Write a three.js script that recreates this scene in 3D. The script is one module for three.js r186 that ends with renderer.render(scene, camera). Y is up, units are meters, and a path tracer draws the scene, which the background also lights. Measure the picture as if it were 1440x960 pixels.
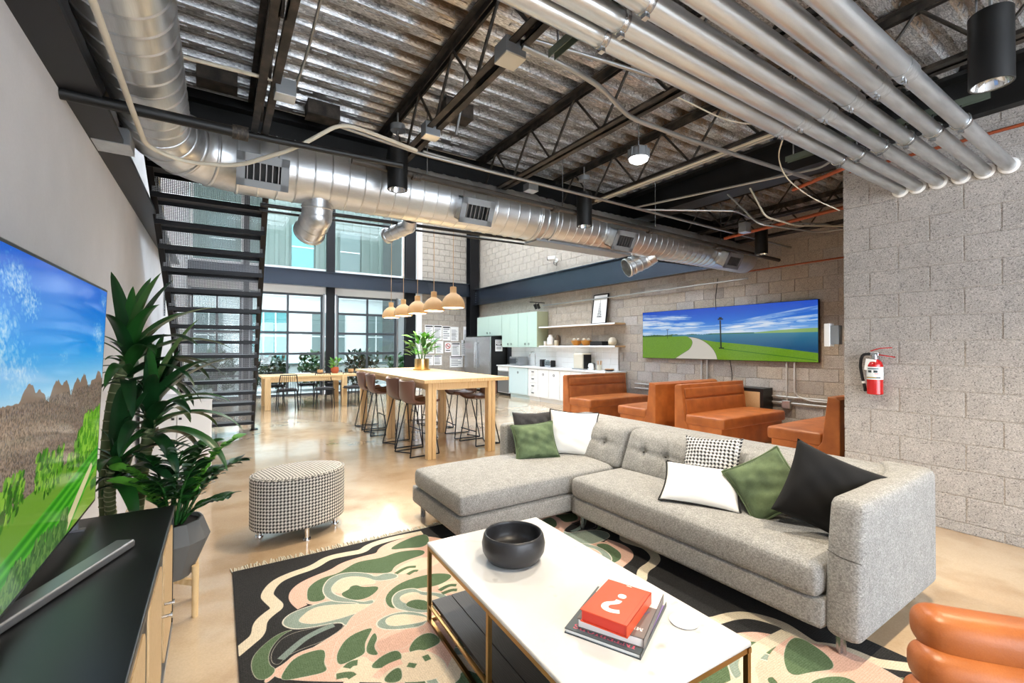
import * as THREE from 'three';
import { mergeGeometries, mergeVertices } from 'three/addons/utils/BufferGeometryUtils.js';
import { RoundedBoxGeometry } from 'three/addons/geometries/RoundedBoxGeometry.js';
import { RectAreaLightUniformsLib } from 'three/addons/lights/RectAreaLightUniformsLib.js';
RectAreaLightUniformsLib.init();

// ---------- camera, sky, exposure ----------
const scene = new THREE.Scene();
const camera = new THREE.PerspectiveCamera(74.02, 1.5, 0.05, 200);
camera.position.set(0, 1.44, 0);
camera.rotation.set(0.67 * Math.PI / 180, -33.01 * Math.PI / 180, 0.14 * Math.PI / 180, 'YXZ');
scene.background = new THREE.Color().setRGB(5.9, 6.45, 7.1);       // bright overcast sky
const renderer = new THREE.WebGLRenderer({ antialias: true });
renderer.toneMapping = THREE.LinearToneMapping;
renderer.toneMappingExposure = 1.45;
renderer.shadowMap.enabled = true;
renderer.shadowMap.type = THREE.PCFSoftShadowMap;
const LAMP_POWER = 13, BAY_POWER = 12, PENDANT_POWER = 1.4;          // candela of the fittings
// ---------- helpers ----------
const V = (x, y, z) => new THREE.Vector3(x, y, z);
function rng(a) { return () => { a = (a + 0x6d2b79f5) | 0; let t = Math.imul(a ^ (a >>> 15), 1 | a); t = (t + Math.imul(t ^ (t >>> 7), 61 | t)) ^ t; return ((t ^ (t >>> 14)) >>> 0) / 4294967296; }; }
const R0 = rng(7);
const lerp = THREE.MathUtils.lerp, clamp = THREE.MathUtils.clamp, PI = Math.PI;
const taken = {};
const numbered = (n) => { const k = taken[n] ?? 0; taken[n] = k + 1; return k ? n + '_' + String(k).padStart(3, '0') : n; };
// uv in metres taken from the dominant normal
function muv(g, ox = 0, oy = 0) {
  const p = g.attributes.position, n = g.attributes.normal, uv = new Float32Array(p.count * 2);
  for (let i = 0; i < p.count; i += 3) {
    let a = 0, b = 0, c = 0;
    for (let k = 0; k < 3; k++) { a += Math.abs(n.getX(i + k)); b += Math.abs(n.getY(i + k)); c += Math.abs(n.getZ(i + k)); }
    for (let k = 0; k < 3; k++) {
      const j = i + k, x = p.getX(j), y = p.getY(j), z = p.getZ(j);
      const s = a >= b && a >= c ? [z, y] : b >= c ? [x, z] : [x, y];
      uv[j * 2] = s[0] + ox; uv[j * 2 + 1] = s[1] + oy;
    }
  }
  g.setAttribute('uv', new THREE.BufferAttribute(uv, 2));
  return g;
}
const flat = (g) => { const h = g.index ? g.toNonIndexed() : g; for (const k of Object.keys(h.attributes)) if (!['position', 'normal', 'uv'].includes(k)) h.deleteAttribute(k); h.morphAttributes = {}; return h; };
function bx(w, h, d, x = 0, y = 0, z = 0, r = 0) {
  const g = flat(r ? new RoundedBoxGeometry(w, h, d, 2, Math.min(r, w / 2.01, h / 2.01, d / 2.01)) : new THREE.BoxGeometry(w, h, d));
  g.translate(x, y, z); return muv(g);
}
const b2 = (x0, x1, y0, y1, z0, z1, r = 0) => bx(Math.abs(x1 - x0), Math.abs(y1 - y0), Math.abs(z1 - z0), (x0 + x1) / 2, (y0 + y1) / 2, (z0 + z1) / 2, r);
function cyl(r1, r2, h, x = 0, y = 0, z = 0, s = 20, open = false) { const g = flat(new THREE.CylinderGeometry(r1, r2, h, s, 1, open)); return g.translate(x, y, z); }
function rod(a, b, r, s = 8, r2 = r) {
  const d = V().subVectors(b, a), l = d.length(), g = flat(new THREE.CylinderGeometry(r2, r, l, s));
  g.applyQuaternion(new THREE.Quaternion().setFromUnitVectors(V(0, 1, 0), d.normalize()));
  const m = V().addVectors(a, b).multiplyScalar(.5); return g.translate(m.x, m.y, m.z);
}
function bar(a, b, w, h) {   // rectangular bar from a to b (w sideways, h upward)
  const d = V().subVectors(b, a), l = d.length(), g = flat(new THREE.BoxGeometry(w, h, l)), m = new THREE.Matrix4().lookAt(a, b, V(0, 1, 0.0001));
  g.applyMatrix4(m); const c = V().addVectors(a, b).multiplyScalar(.5); return muv(g.translate(c.x, c.y, c.z));
}
function tube(pts, r, n = 40, s = 8, type = 'centripetal', closed = false) { return flat(new THREE.TubeGeometry(new THREE.CatmullRomCurve3(pts.map((p) => Array.isArray(p) ? V(...p) : p), closed, type), n, r, s, closed)); }
function pipe(pts, r, s = 10, bend = .06) {   // straight runs with rounded bends
  const P = pts.map((p) => V(...p)), path = new THREE.CurvePath(); let last = P[0];
  for (let i = 1; i < P.length; i++) {
    if (i === P.length - 1) { path.add(new THREE.LineCurve3(last, P[i])); break; }
    const a = V().subVectors(P[i - 1], P[i]), b = V().subVectors(P[i + 1], P[i]), q = Math.min(bend, a.length() * .45, b.length() * .45);
    const e = P[i].clone().addScaledVector(a.normalize(), q), f = P[i].clone().addScaledVector(b.normalize(), q);
    path.add(new THREE.LineCurve3(last, e)); path.add(new THREE.QuadraticBezierCurve3(e, P[i], f)); last = f;
  }
  const L = path.getCurveLengths(), tot = L[L.length - 1], n = [];
  const gs = path.curves.map((c) => flat(new THREE.TubeGeometry(c, c.isLineCurve3 ? 1 : 6, r, s)));
  return mergeGeometries(gs);
}
const lathe = (pts, s = 28) => flat(new THREE.LatheGeometry(pts.map(([x, y]) => new THREE.Vector2(x, y)), s));
const merge = (a) => mergeGeometries(a.map(flat));
function add(name, geo, m, parent) {
  const o = new THREE.Mesh(Array.isArray(geo) ? (geo.length > 1 ? merge(geo) : geo[0]) : geo, m);
  o.castShadow = o.receiveShadow = true; o.name = parent ? name : numbered(name); (parent ?? scene).add(o); return o;
}
function tag(o, label, category, group) { o.userData.label = label; o.userData.category = category; if (group) o.userData.group = group; return o; }
function thing(name, label, category, [x, y, z] = [0, 0, 0], turn = 0, group) {
  const o = new THREE.Group(); o.name = numbered(name); scene.add(o); o.position.set(x, y, z); o.rotation.y = turn; return tag(o, label, category, group);
}
function solo(name, geo, m, label, category, group) { return tag(add(name, geo, m), label, category, group); }
function struct(name, label) { const o = new THREE.Group(); o.name = name; scene.add(o); o.userData.kind = 'structure'; if (label) o.userData.label = label; return o; }
function dup(root, [x, y, z], turn, label) { const r = root.clone(); r.name = numbered(root.name.replace(/_\d{3}$/, '')); scene.add(r); r.position.set(x, y, z); r.rotation.y = turn; r.userData = { ...root.userData }; if (label) r.userData.label = label; return r; }
const stuff = (o) => { o.userData.kind = 'stuff'; return o; };
// soft box: rounded, optionally deformed, with metric uv
function soft(w, h, d, r, n = [10, 4, 10], deform) {
  const g0 = new THREE.BoxGeometry(2, 2, 2, n[0], n[1], n[2]); g0.deleteAttribute('uv'); g0.deleteAttribute('normal');
  const g = mergeVertices(g0, 1e-5), p = g.attributes.position, H = [w / 2, h / 2, d / 2];
  const e = (t) => Math.sign(t) * (1 - Math.pow(1 - Math.abs(t), 1.5));
  for (let i = 0; i < p.count; i++) {
    const v = [p.getX(i), p.getY(i), p.getZ(i)].map((t, k) => e(t) * H[k]), q = v.map((t, k) => clamp(t, -(H[k] - r), H[k] - r));
    const dl = v.map((t, k) => t - q[k]), l = Math.hypot(...dl) || 1, o = V(...q.map((t, k) => t + dl[k] / l * r));
    if (deform) deform(o, H);
    p.setXYZ(i, o.x, o.y, o.z);
  }
  g.computeVertexNormals(); return muv(flat(g));
}
// closed thick sheet from a parametric surface fn(u,v) with u,v in 0..1
function shell(fn, nu, nv, th) {
  const P = [], N = []; const e = 1e-3;
  for (let j = 0; j <= nv; j++) for (let i = 0; i <= nu; i++) {
    const u = i / nu, v = j / nv, c = fn(u, v), a = fn(Math.min(1, u + e), v).sub(fn(Math.max(0, u - e), v)), b = fn(u, Math.min(1, v + e)).sub(fn(u, Math.max(0, v - e)));
    P.push(c); N.push(a.cross(b).normalize());
  }
  const pos = [], idx = [], W = nu + 1, M = P.length;
  for (let s = 0; s < 2; s++) for (let k = 0; k < M; k++) { const q = P[k].clone().addScaledVector(N[k], s ? -th : 0); pos.push(q.x, q.y, q.z); }
  for (let j = 0; j < nv; j++) for (let i = 0; i < nu; i++) { const a = j * W + i, b = a + 1, c = a + W, d = c + 1; idx.push(a, b, d, a, d, c, M + a, M + d, M + b, M + a, M + c, M + d); }
  const edge = (a, b) => idx.push(a, M + a, b, b, M + a, M + b);
  for (let i = 0; i < nu; i++) { edge(i, i + 1); edge(nv * W + i + 1, nv * W + i); }
  for (let j = 0; j < nv; j++) { edge((j + 1) * W, j * W); edge(j * W + nu, (j + 1) * W + nu); }
  const g = new THREE.BufferGeometry(); g.setAttribute('position', new THREE.Float32BufferAttribute(pos, 3)); g.setIndex(idx); g.computeVertexNormals(); return muv(flat(g));
}
function prism(pts, d, bevel = 0) { const s = new THREE.Shape(pts.map(([x, y]) => new THREE.Vector2(x, y))); return muv(flat(new THREE.ExtrudeGeometry(s, { depth: d, bevelEnabled: bevel > 0, bevelSize: bevel, bevelThickness: bevel, bevelSegments: 2 }))); }

// ---------- noise and textures ----------
function hash(x, y, s) { let h = Math.imul(x, 374761393) ^ Math.imul(y, 668265263) ^ Math.imul(s, 974634241); h = Math.imul(h ^ (h >>> 13), 1274126177); return ((h ^ (h >>> 16)) >>> 0) / 4294967296; }
function tn(x, y, per, s) {   // tileable value noise
  const xi = Math.floor(x), yi = Math.floor(y), fx = x - xi, fy = y - yi, m = (a) => ((a % per) + per) % per, u = fx * fx * (3 - 2 * fx), v = fy * fy * (3 - 2 * fy);
  return lerp(lerp(hash(m(xi), m(yi), s), hash(m(xi + 1), m(yi), s), u), lerp(hash(m(xi), m(yi + 1), s), hash(m(xi + 1), m(yi + 1), s), u), v);
}
const fbm = (u, v, f, o, s) => { let t = 0, a = .5, k = 0; for (let i = 0; i < o; i++) { t += a * tn(u * f, v * f, f, s + i); k += a; a *= .5; f *= 2; } return t / k; };
function tex(n, size, fn, color = true, m = n) {   // fn(u,v,x,y) -> [r,g,b] 0..255 or a grey value; size metres per tile
  const d = new Uint8Array(n * m * 4);
  for (let y = 0; y < m; y++) for (let x = 0; x < n; x++) { let c = fn((x + .5) / n, (y + .5) / m, x, y); if (typeof c === 'number') c = [c, c, c]; const i = (y * n + x) * 4; d[i] = clamp(c[0], 0, 255); d[i + 1] = clamp(c[1], 0, 255); d[i + 2] = clamp(c[2], 0, 255); d[i + 3] = 255; }
  const t = new THREE.DataTexture(d, n, m); t.magFilter = THREE.LinearFilter; t.minFilter = THREE.LinearMipmapLinearFilter; t.generateMipmaps = true; t.wrapS = t.wrapT = THREE.RepeatWrapping;
  const s = Array.isArray(size) ? size : [size, size]; t.repeat.set(1 / s[0], 1 / s[1]); if (color) t.colorSpace = THREE.SRGBColorSpace; t.needsUpdate = true; return t;
}
function canvasTex(w, h, draw) { const c = document.createElement('canvas'); c.width = w; c.height = h; draw(c.getContext('2d'), w, h); const t = new THREE.CanvasTexture(c); t.colorSpace = THREE.SRGBColorSpace; t.magFilter = THREE.LinearFilter; return t; }
const mix = (a, b, t) => a.map((x, i) => x + (b[i] - x) * t);
const std = (o) => new THREE.MeshStandardMaterial(o), phy = (o) => new THREE.MeshPhysicalMaterial(o);
const T = {};
T.concrete = tex(1024, 5, (u, v, x, y) => { const a = fbm(u, v, 4, 5, 1), b = fbm(u, v, 24, 4, 9), g = hash(x, y, 3); let c = mix([176, 148, 116], [218, 196, 166], clamp((a - .25) * 1.9, 0, 1)); c = mix(c, [150, 116, 80], clamp((b - .45) * .9, 0, .4)); return c.map((k) => k + (g - .5) * 10); });
T.concreteR = tex(512, 5, (u, v) => 26 + 44 * fbm(u, v, 8, 4, 21), false);
T.block = tex(512, .8, (u, v, x, y) => { const g = fbm(u, v, 128, 2, 5), h = hash(x >> 1, y >> 1, 8), b = fbm(u, v, 6, 3, 4); let k = 172 + (b - .5) * 20 + (h - .5) * 34; if (g < .34) k -= 52 * clamp((.34 - g) * 7, 0, 1); else if (g > .64) k += 22 * clamp((g - .64) * 7, 0, 1); return [k * 1.015, k * .985, k * .955]; });
T.blockB = tex(512, .8, (u, v, x, y) => { const g = hash(x >> 1, y >> 1, 5), f = fbm(u, v, 64, 2, 7); return 150 + (f - .5) * 110 - (g < .12 ? 80 : 0); }, false);
T.fabric = tex(512, .42, (u, v, x, y) => { const a = hash(x >> 1, y >> 1, 2), b = hash(x >> 2, y, 3), c = hash(x, y >> 2, 6); const d = hash(x >> 3, y >> 3, 15), e = hash((x + 4) >> 3, y >> 2, 16); const k = 84 + 92 * (.22 * a + .14 * b + .14 * c + .3 * d + .2 * e) + (fbm(u, v, 8, 3, 5) - .5) * 12; return [k * 1.13, k * 1.125, k * 1.105]; });
T.fabricB = tex(256, .17, (u, v, x, y) => 90 + 120 * (.5 * hash(x >> 1, y >> 1, 2) + .25 * hash(x >> 2, y, 3) + .25 * hash(x, y >> 2, 6)), false);
T.boucle = tex(256, .12, (u, v, x, y) => { const k = hash(x >> 2, y >> 2, 12), j = hash(x >> 1, y >> 1, 13); const c = 26 + 90 * Math.pow(k * .6 + j * .4, 2); return [c, c * .98, c * 1.0]; });
const houndFn = (u, v) => { const a = Math.floor(u * 8), b = Math.floor(v * 8); const A = a < 4, B = b < 4, st = ((a + b) & 3) < 2; return (A && B) ? true : (!A && !B) ? false : st; };
T.hound = tex(64, .024, (u, v) => houndFn(u, v) ? [26, 25, 25] : [222, 216, 204]);
T.houndS = tex(64, .025, (u, v) => houndFn(u, v) ? [24, 26, 30] : [226, 226, 224]);
T.leather = tex(512, .8, (u, v, x, y) => { const a = fbm(u, v, 5, 4, 31), b = hash(x, y, 2); return mix([160, 88, 38], [192, 113, 54], clamp((a - .25) * 2, 0, 1)).map((k) => k + (b - .5) * 8); });
T.leatherB = tex(256, .12, (u, v) => 120 + 110 * fbm(u, v, 24, 3, 8), false);
T.pine = tex(512, [.5, 1.6], (u, v, x, y) => { const w = fbm(u, v, 3, 3, 40), g = Math.sin((u * 26 + w * 9) * 2 * PI) * .5 + .5, n = hash(x, y >> 4, 4); return mix([214, 176, 122], [236, 206, 158], clamp(g * .7 + .3 * n, 0, 1)); }, true, 512);
T.oak = tex(512, [.3, .9], (u, v, x, y) => { const w = fbm(u, v, 4, 3, 44), g = Math.sin((u * 34 + w * 6) * 2 * PI) * .5 + .5, n = hash(x >> 1, y >> 3, 4); return mix([186, 152, 106], [222, 192, 148], clamp(g * .5 + .5 * n, 0, 1)); });
T.ebony = tex(512, [.4, 1.2], (u, v, x, y) => { const w = fbm(u, v, 4, 3, 51), g = Math.sin((u * 40 + w * 8) * 2 * PI) * .5 + .5, n = hash(x, y >> 5, 9); const k = 34 + 26 * g * n + 10 * w; return [k, k * .98, k * .97]; });
T.marble = tex(1024, 1.5, (u, v) => { const w = fbm(u, v, 4, 5, 60), m = Math.abs(fbm(u, v, 5, 5, 66) - .5), b = fbm(u, v, 20, 3, 70); const t = Math.pow(clamp(1 - m * 22, 0, 1), 2) * clamp(w * 2 - .7, 0, 1); let c = mix([219, 218, 216], [178, 178, 178], t * .8); if (b > .78) c = mix(c, [160, 158, 156], (b - .78) * 4); return c; });
T.galv = tex(512, .7, (u, v, x, y) => { const a = fbm(u, v, 12, 3, 80), b = fbm(u, v, 4, 3, 86), h = hash(x, y, 3); const k = 206 + (a - .5) * 34 + (b - .5) * 24 + (h - .5) * 10; return [k * .985, k, k * 1.01]; });
T.deck = tex(1024, [2.4, 1.2], (u, v, x, y) => { const a = fbm(u, v, 12, 4, 90), b = hash(x >> 3, y >> 1, 97), r = fbm(u, v, 6, 3, 93); let c = mix([150, 151, 152], [214, 215, 216], clamp((a - .28) * 2.1, 0, 1)); c = c.map((k) => k + (b - .5) * 80); if (r > .68) c = mix(c, [150, 112, 70], clamp((r - .68) * 5, 0, .5)); return c; }, true, 512);
T.rust = tex(256, .6, (u, v, x, y) => { const a = fbm(u, v, 8, 4, 101), h = hash(x, y, 3); return mix([56, 53, 50], [98, 89, 80], clamp((a - .3) * 2, 0, 1)).map((k) => k + (h - .5) * 14); });
T.plaster = tex(256, 2, (u, v, x, y) => 222 + (fbm(u, v, 12, 3, 110) - .5) * 8 + (hash(x, y, 1) - .5) * 3);
T.leaf = tex(128, 1, (u, v) => { const m = Math.abs(u - .5) * 2, s = Math.sin(u * 90) * .5 + .5; return mix([18, 58, 26], [42, 92, 44], s * .4 + (1 - m) * .25); });
T.perf = tex(64, .03, (u, v) => (Math.hypot(((u * 2) % 1) - .5, ((v * 2) % 1) - .5) < .33 ? 0 : 255), false);
T.velvet = tex(256, .5, (u, v, x, y) => { const a = fbm(u, v, 6, 4, 120), h = hash(x, y, 1); return mix([66, 82, 56], [104, 122, 86], clamp((a - .25) * 2, 0, 1)).map((k) => k + (h - .5) * 12); });

const M = {
  floor: phy({ map: T.concrete, roughnessMap: T.concreteR, roughness: 1.0, specularIntensity: .9, ior: 1.55, clearcoat: .6, clearcoatRoughness: .07 }),
  block: std({ map: T.block, bumpMap: T.blockB, bumpScale: .004, roughness: .95 }),
  blockWarm: std({ map: T.block, color: new THREE.Color(1.0, .95, .86), bumpMap: T.blockB, bumpScale: .004, roughness: .95 }),
  blockDark: std({ map: T.block, color: new THREE.Color(.84, .82, .79), bumpMap: T.blockB, bumpScale: .004, roughness: .95 }),
  mortar: std({ map: T.block, color: new THREE.Color(1, .98, .95), roughness: 1 }),
  plaster: std({ map: T.plaster, color: new THREE.Color(.93, .93, .95), roughness: .75 }),
  white: std({ color: 0xf1f1ef, roughness: .5 }),
  whiteGloss: phy({ color: 0xf4f5f5, roughness: .25 }),
  blackSteel: std({ color: 0x15161a, roughness: .42, metalness: .35 }),
  blackPaint: std({ color: 0x0e0f10, roughness: .5 }),
  darkFrame: std({ color: 0x4c5156, roughness: .45, metalness: .5 }),
  rust: std({ map: T.rust, roughness: .6, metalness: .5 }),
  beamBlue: phy({ color: 0x434b57, roughness: .24, metalness: .7 }),
  galv: std({ map: T.galv, roughness: .32, metalness: .88 }),
  galvSmooth: std({ map: T.galv, roughness: .3, metalness: .88 }),
  deck: std({ map: T.deck, roughness: .3, metalness: .55 }),
  emt: std({ color: 0xa6a7a6, roughness: .36, metalness: .85 }),
  wallPipe: std({ color: 0xc6c7c6, roughness: .4, metalness: .4 }),
  cream: std({ color: 0xcfc7b4, roughness: .6 }),
  orangePipe: std({ color: 0x9c4a26, roughness: .6 }),
  steel: std({ color: 0xb9bcc0, roughness: .26, metalness: 1 }),
  chrome: std({ color: 0xd6d6d6, roughness: .12, metalness: 1 }),
  brass: std({ color: 0xa8834e, roughness: .3, metalness: 1 }),
  gold: std({ color: 0xd8b477, roughness: .22, metalness: 1 }),
  fabric: std({ map: T.fabric, bumpMap: T.fabricB, bumpScale: .0018, roughness: .96 }),
  piping: std({ color: 0x4a4845, roughness: .95 }),
  boucle: std({ map: T.boucle, bumpMap: T.fabricB, bumpScale: .003, roughness: 1 }),
  hound: std({ map: T.hound, bumpMap: T.fabricB, bumpScale: .0008, roughness: .95 }),
  houndS: std({ map: T.houndS, bumpMap: T.fabricB, bumpScale: .0008, roughness: .95 }),
  whiteCloth: std({ color: 0xf0efeb, bumpMap: T.fabricB, bumpScale: .0008, roughness: .95 }),
  blackTrim: std({ color: 0x1c1c1c, roughness: .9 }),
  velvet: phy({ map: T.velvet, roughness: .85, sheen: .8, sheenRoughness: .4, sheenColor: new THREE.Color(.35, .42, .28) }),
  blackVelvet: phy({ color: 0x060607, roughness: .95, sheen: .04, sheenRoughness: .4, sheenColor: new THREE.Color(.3, .3, .32) }),
  leather: phy({ map: T.leather, bumpMap: T.leatherB, bumpScale: .0006, roughness: .42, clearcoat: .1, clearcoatRoughness: .4 }),
  leatherDark: phy({ color: 0x6e4e41, bumpMap: T.leatherB, bumpScale: .0006, roughness: .36, sheen: .3, sheenColor: new THREE.Color(.5, .42, .38), sheenRoughness: .5 }),
  pine: std({ map: T.pine, roughness: .5 }), oak: std({ map: T.oak, roughness: .55 }), ebony: std({ map: T.ebony, roughness: .5 }),
  consoleTop: phy({ color: 0x141416, roughness: .3 }), consoleBody: std({ color: 0x191a1c, roughness: .4 }),
  marble: phy({ map: T.marble, roughness: .16, clearcoat: .3, clearcoatRoughness: .08 }),
  darkCeramic: phy({ color: 0x27272a, roughness: .38 }),
  ceramicGrey: std({ color: 0x626260, roughness: .7 }), soil: std({ color: 0x2a2119, roughness: 1 }),
  leaf: phy({ color: 0x14381a, roughness: .34, side: THREE.DoubleSide }), leafB: phy({ color: 0x22521f, roughness: .36, side: THREE.DoubleSide }), leafL: phy({ color: 0x5b9a33, roughness: .42, side: THREE.DoubleSide }),
  trunk: std({ color: 0x55603a, roughness: .8 }), trunkRing: std({ color: 0x8f8f6a, roughness: .8 }),
  mint: phy({ color: 0xbcd3c6, roughness: .38 }), sage: std({ color: 0x9aa083, roughness: .6 }),
  wetGlass: phy({ color: 0xffffff, roughness: .03, transmission: 1, thickness: 0, ior: 1.45 }),
  tintGlass: phy({ color: new THREE.Color(.66, .71, .70), roughness: .02, transmission: 1, thickness: 0, ior: 1.5 }),
  treadPlate: std({ color: 0x5a5c60, roughness: .4, metalness: .5 }),
  screenBezel: std({ color: 0x0b0b0c, roughness: .35 }),
  silver: std({ color: 0x9a9b9d, roughness: .35, metalness: .8 }),
  red: phy({ color: 0xc21a1c, roughness: .22, clearcoat: .6, clearcoatRoughness: .1 }),
  rubber: std({ color: 0x141414, roughness: .7 }),
  terracotta: std({ color: 0xb85c3c, roughness: .7 }), tan: std({ color: 0xc69a6a, roughness: .7 }), turned: std({ map: T.oak, color: new THREE.Color(1.06, .9, .74), roughness: .6 }),
  lampGlow: std({ color: 0xffffff, emissive: new THREE.Color(1, .9, .74), emissiveIntensity: 2.2, roughness: .4 }),
  bayGlow: std({ color: 0xffffff, emissive: new THREE.Color(1, .98, .95), emissiveIntensity: 2.6, roughness: .4 }),
  greyBox: std({ color: 0x8d9296, roughness: .5, metalness: .4 }),
  greenStrut: std({ color: 0x6f7a6c, roughness: .5, metalness: .5 }),
  perf: std({ color: 0x7d8084, roughness: .5, metalness: .4, alphaMap: T.perf, transparent: true, side: THREE.DoubleSide }),
  paper: std({ color: 0xf2f2f0, roughness: .8 }),
};
// ---------- room shell ----------
const XW = 7.75, ZF = -14.4, XP = 4.87, ZP = -1.85, XL = -.66;
{ const f = struct('floor', 'polished warm concrete floor'); add('slab', b2(-1.2, 8.2, -.2, 0, ZF - .2, 3.6), M.floor, f); }
// a block wall face: courses of separate blocks standing proud of a mortar bed
const blockGeos = {};
function blockGeo(l, h, v) { const k = l.toFixed(3) + '_' + h.toFixed(3) + '_' + v; return blockGeos[k] ??= muv(bx(l, h, .05, 0, 0, 0, .004), v * .37 + .11 * l, v * .53); }
function courses(a0, a1, y0, y1, phase, yPhase, cb) {
  const L = .4064, H = .2033, J = .010; let row = Math.floor((y0 - yPhase) / H);
  for (let y = yPhase + row * H; y < y1 - .02; y += H, row++) {
    const lo = Math.max(y, y0), hi = Math.min(y + H, y1); if (hi - lo < .04) continue;
    const off = phase + ((row & 1) ? L / 2 : 0); let c = off + Math.floor((a0 - off) / L) * L;
    for (; c < a1; c += L) { const p = Math.max(c, a0), q = Math.min(c + L, a1); if (q - p < .04) continue; cb((p + q) / 2, (lo + hi) / 2, q - p - J, hi - lo - J, row); }
  }
}
{ // pier with the extinguisher
  const w = struct('wall_pier', 'grey split concrete block pier wall'), R = rng(3);
  add('mortar_bed', b2(XP + .005, 5.12, 0, 3.2, ZP + .01, 3.4), M.mortar, w);
  courses(ZP, .55, 0, 3.2, -1.036, .079, (c, y, l, h) => { const o = add('concrete_block', blockGeo(l, h, Math.floor(R() * 5)), M.block, w); o.position.set(XP + .025, y, c); o.rotation.y = -PI / 2; });
  courses(XP + .05, 5.12, 0, 3.2, XP, .079, (c, y, l, h) => { const o = add('concrete_block', blockGeo(l, h, 1), M.block, w); o.position.set(c, y, ZP + .025); });
}
{ // long right wall behind the booths and the kitchen
  const w = struct('wall_right', 'warm grey concrete block wall'), R = rng(5), far = [];
  add('mortar_bed', b2(XW + .008, XW + .3, 0, 6.8, ZF, 3.4), M.mortar, w);
  courses(-8.3, -2.55, .2, 3.2, -3.0, .1, (c, y, l, h) => { const o = add('concrete_block', blockGeo(l, h, Math.floor(R() * 5)), [M.block, M.blockWarm, M.blockWarm, M.blockDark][Math.floor(R() * 4)], w); o.position.set(XW + .025, y, c); o.rotation.y = -PI / 2; });
  courses(-14.35, -8.31, 0, 6.8, -3.0, .1, (c, y, l, h) => { const g = bx(.05, h, l, XW + .025, y, c); muv(g, R() * 3, R() * 3); far.push(g); });
  courses(-8.3, -4.6, 3.2, 6.8, -3.0, .1, (c, y, l, h) => { const g = bx(.05, h, l, XW + .025, y, c); muv(g, R() * 3, R() * 3); far.push(g); });
  courses(-8.3, -2.0, 0, .2, -3.0, .1, (c, y, l, h) => { far.push(bx(.05, h, l, XW + .025, y, c)); });
  stuff(add('distant_blocks', far, M.blockWarm, w));
}
{ const w = struct('wall_left', 'smooth white painted wall'); add('panel', [b2(XL - .25, XL, 0, 2.69, -4.6, 3.6), b2(XL - .25, XL, 0, 6.8, ZF - .2, -4.6), b2(XL - .25, XL - .12, 2.69, 4, -4.6, 3.6)], M.plaster, w); }
{ // wall between the pier and the right wall, hidden behind the pier, and the back wall with its street windows
  const w = struct('wall_side', 'concrete block return wall'); add('panel', b2(5.12, XW, 0, 3.6, -1.0, -.8), M.block, w);
  const k = struct('wall_back', 'white wall around the street windows');
  add('panel', [b2(XL - .25, 8.2, 0, .12, 3.4, 3.65), b2(XL - .25, 8.2, 3.15, 4, 3.4, 3.65), b2(XL - .25, -.35, 0, 3.2, 3.4, 3.65), b2(4.7, 8.2, 0, 3.2, 3.4, 3.65)], M.plaster, k);
  const g = struct('window_1', 'street window behind the seating area'); 
  for (let i = 0; i <= 3; i++) add('mullion', b2(-.35 + i * 1.683 - .03, -.35 + i * 1.683 + .03, .12, 3.15, 3.47, 3.55), M.darkFrame, g);
  add('transom', b2(-.35, 4.7, 2.35, 2.41, 3.47, 3.55), M.darkFrame, g);
  for (let i = 0; i < 3; i++) add('pane', b2(-.32 + i * 1.683, -.35 + (i + 1) * 1.683 - .03, .12, 3.15, 3.505, 3.511), M.wetGlass, g);
}
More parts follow.
